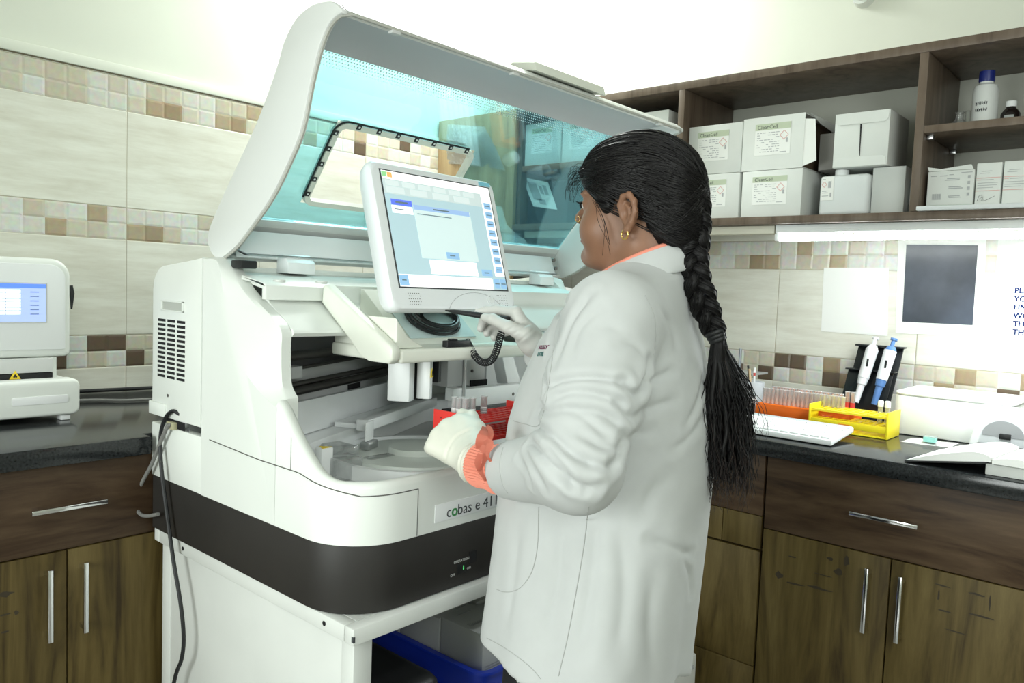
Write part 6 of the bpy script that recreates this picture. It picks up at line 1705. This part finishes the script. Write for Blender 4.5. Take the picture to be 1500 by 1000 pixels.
# gloved right hand holding the stylus
RW_ = PD(781, 503, 1.500)
RK = [PD(756, 457, 1.505), PD(757, 463, 1.525), PD(759, 471, 1.542), PD(762, 480, 1.555)]
RFI = [[RK[0], PD(729, 453.5, 1.535), PD(712, 455, 1.548), PD(700, 457.5, 1.553)],
       [RK[1], PD(728, 462, 1.558), PD(708, 470, 1.560), PD(704, 481, 1.556)],
       [RK[2], PD(734, 474, 1.575), PD(716, 481, 1.572), PD(713, 488, 1.565)],
       [RK[3], PD(742, 485, 1.582), PD(727, 489, 1.578), PD(724, 494, 1.570)]]
RT = [PD(770, 490, 1.485), PD(745, 479, 1.487), PD(722, 467.5, 1.512), PD(710, 465, 1.528)]
def rhand(p):
    d = None
    for k_ in RK:
        q = cap(p, RW_ * .6 + PD(770, 490, 1.515) * .4, k_, .018, .0118); d = q if d is None else smin(d, q, .012)
    d = smin(d, cap(p, RW_, PD(772, 490, 1.508), .0215, .0215), .015)
    d = smin(d, cap(p, RW_, WR * .55 + ER * .45, .0215, .033), .012)
    for f_ in RFI: d = smin(d, chain(p, f_, [.0108, .0092, .0086, .0078], .004), .005)
    d = smin(d, chain(p, RT, [.0175, .0118, .0100, .0086], .006), .008)
    return d
glove('right_glove', rhand, RK + sum(RFI, []) + RT + [RW_, WR * .55 + ER * .45], GLOVE2, folds=[([(742, 484), (755, 477), (768, 470)], .0010, .003), ([(748, 492), (765, 480), (776, 474)], .0010, .003), ([(760, 500), (775, 488), (782, 482)], .0010, .003)])
bm = BM(); ax = (WR - RW_); ax /= np.linalg.norm(ax); tube(bm, [RW_ + ax * (.004 + .022 * k / 8.) for k in range(9)], [.0265 + .0016 * math.sin(k * 1.9) for k in range(9)], 24); obj('glove_cuff', bm, GLOVE, PER, 60)

# ------------------------------------------------------------------ stylus with coiled cord, red rack and its tubes
t = thing('stylus', tuple(PD(700, 460, 1.545)), 'black stylus pen held at the monitor edge, with coiled cord', 'stylus')
a_, b_ = PD(652.5, 454.5, 1.578), PD(745, 468, 1.502)
bm = BM(); tube(bm, [a_, a_ * .85 + b_ * .15, a_ * .5 + b_ * .5, b_], [.0012, .0042, .0058, .0062], 12); obj('barrel', bm, BLACK, t, 60)
c0 = PD(684, 499, 1.635); path_ = np.array(smooth_pts([PD(684, 499, 1.632), PD(688, 507, 1.62), PD(696, 521, 1.60), PD(704, 529, 1.585), PD(712, 531, 1.57), PD(720, 527, 1.555), PD(726, 517, 1.54), PD(730, 504, 1.525), PD(733, 492, 1.51), PD(738, 480, 1.505)], 14))
sg = np.r_[0, np.cumsum(np.linalg.norm(np.diff(path_, axis=0), axis=1))]; NT = 34; pts = []
for i in range(NT * 12 + 1):
    s = sg[-1] * i / (NT * 12); c_ = np.array([np.interp(s, sg, path_[:, j]) for j in range(3)]); c2 = np.array([np.interp(min(s + .003, sg[-1]), sg, path_[:, j]) for j in range(3)]) - np.array([np.interp(max(s - .003, 0), sg, path_[:, j]) for j in range(3)])
    c2 /= np.linalg.norm(c2); e1 = RM[:, 2] - c2 * (RM[:, 2] @ c2); e1 /= np.linalg.norm(e1); e2 = np.cross(c2, e1)
    an = 2 * PI * i / 12; pts.append(c_ + (e1 * math.cos(an) + e2 * math.sin(an)) * .0066)
bm = BM(); tube(bm, pts, .0012, 5); obj('coiled_cord', bm, BLACK, t, 180)
p = PY(656, 498, 1.122); p2 = PY(689, 499, 1.122)
bm = BM(); box(bm, p[0], p2[0], 1.122, 1.138, 1.1268, 1.140, .0015); box(bm, p[0] + .012, p[0] + .03, 1.124, 1.136, 1.1402, 1.1435, .001); obj('cord_clip', bm, BLACK, t)
REDP = mat('red_plastic', (.66, .035, .028), .35)
t = thing('red_tube_rack', (1.03, .985, .985), 'red plastic tube rack held in the gloved left hand over the analyser', 'test tube rack')
rx0, rx1, ry0, ry1, rz0, rz1 = .952, 1.150, .925, 1.022, .980, 1.029
for x0, x1 in ((rx0, rx0 + .004), (rx1 - .004, rx1)):
    bm = BM(); box(bm, x0, x1, ry0, ry1, rz0, rz1, .001); obj('end_plate', bm, REDP, t)
for nm, z0 in (('top_grid', rz1 - .016), ('base_grid', rz0 + .003)):
    bm = BM()
    for j in range(6): y = ry0 + .003 + j * (ry1 - ry0 - .011) / 5; box(bm, rx0 + .0042, rx1 - .0042, y, y + .005, z0, z0 + .004)
    for k in range(12): x = rx0 + .006 + k * (rx1 - rx0 - .018) / 11; box(bm, x, x + .0045, ry0 + .0032, ry1 - .0032, z0 + .0002, z0 + .0038)
    obj(nm, bm, REDP, t)
bm = BM(); box(bm, rx0 + .0042, rx1 - .0042, ry0 + .003, ry1 - .003, rz0, rz0 + .0028); obj('base_plate', bm, REDP, t)
bm = BM()
for k in range(2): lathe(bm, [(.0016, 0), (.0016, .0004), (0, .0004)], (0, 0, 0), 8, axes((rx0, ry1 - .02 - k * .017, rz1 - .013), (0, -1, 0), (0, 0, 1)))
obj('stud', bm, mat('dark_red', (.2, .01, .01), .5), t)
TM3 = tube_mesh(.0062, .062)
WLAB = mat('barcode_label', (.80, .82, .82), .6)
for k, (x, y, d, lab) in enumerate(((664, 590, 1.43, 'leftmost clear sample tube in the red rack'), (673, 589, 1.415, 'second clear sample tube from the left in the red rack'), (682, 589, 1.41, 'middle barcoded sample tube in the red rack, just above the glove'), (692, 590, 1.42, 'barcoded sample tube in the red rack right of the middle one'), (709, 588, 1.45, 'barcoded sample tube standing apart at the right of the red rack'))):
    c_ = PD(x, y, d); zb_ = rz0 + .0032 + .004
    o = bpy.data.objects.new('sample_tube', TM3); COL.objects.link(o); o.location = (min(max(c_[0], rx0 + .014), rx1 - .014), min(max(c_[1], ry0 + .01), ry1 - .01), zb_)
    tag(o, lab, 'sample tube', 'sample tubes in the red rack')
    bm = BM(); cx_, cy_, cz_ = o.location; cyl(bm, (cx_, cy_, cz_ + .012), (cx_, cy_, cz_ + .042), .0065, seg=14, cap=False); lb = obj('tube_label', bm, WLAB, o)
    if k > 1:
        bm = BM()
        for j in range(5): cyl(bm, (cx_, cy_, cz_ + .030 + j * .0022), (cx_, cy_, cz_ + .0309 + j * .0022), .0067, seg=14, cap=False)
        obj('barcode', bm, INK, lb, None)
# ------------------------------------------------------------------ lights
def area(name, loc, target, sx, sy, power, col=(1, 1, 1)):
    l = bpy.data.lights.new(name, 'AREA'); l.shape = 'RECTANGLE'; l.size = sx; l.size_y = sy; l.energy = power; l.color = col
    o = bpy.data.objects.new(name, l); COL.objects.link(o); o.location = loc
    o.rotation_euler = (Vector(target) - Vector(loc)).to_track_quat('-Z', 'Y').to_euler()
    return o
area('ceiling_light_corner', (2.1, 2.0, 2.72), (1.9, 2.1, 0), .3, .8, 33, (.94, 1, .96))
area('ceiling_light_room', (.3, -.2, 2.76), (.3, -.2, 0), 1.0, 1.0, 9, (.94, 1, .97))
area('added_key_left', (-1.42, .95, 1.2), (1.2, 1.0, .80), 1.2, .9, 12.5, (.94, 1, .97)).data.spread = math.radians(95)  # unseen key light, added to brighten left-facing sides; spread spares the upper wall
area('added_fill_behind', (-.5, -1.55, 1.9), (1.3, .9, 1.1), 1.2, .9, 38, (.94, 1, .97))  # unseen fill light added behind the camera, lifts tiles and cartons at right
area('under_shelf_light', (2.36, .33, 1.42), (2.40, .33, 0), .05, 1.3, 11, (.93, 1, 1))
w = bpy.data.worlds.new('world'); SC.world = w; w.use_nodes = True
w.node_tree.nodes['Background'].inputs['Color'].default_value = (.9, 1, .95, 1); w.node_tree.nodes['Background'].inputs['Strength'].default_value = .3
# ------------------------------------------------------------------ camera
cam = bpy.data.cameras.new('camera'); co = bpy.data.objects.new('camera', cam); COL.objects.link(co)
cam.sensor_width = 36.; cam.lens = FPX / 1500 * 36.; cam.clip_start = .02
r, d, f = RM[:, 0], RM[:, 1], RM[:, 2]
co.matrix_world = Matrix(((r[0], -d[0], -f[0], 0), (r[1], -d[1], -f[1], 0), (r[2], -d[2], -f[2], 1.25), (0, 0, 0, 1)))
SC.camera = co
SC.view_settings.view_transform = 'Standard'; SC.view_settings.look = 'None'; SC.view_settings.gamma = 1; SC.view_settings.exposure = 0.18
SC.view_settings.use_curve_mapping = False
SC.cycles.max_bounces = 10; SC.cycles.transparent_max_bounces = 24; SC.cycles.use_denoising = True
SC.cycles.sample_clamp_indirect = 6
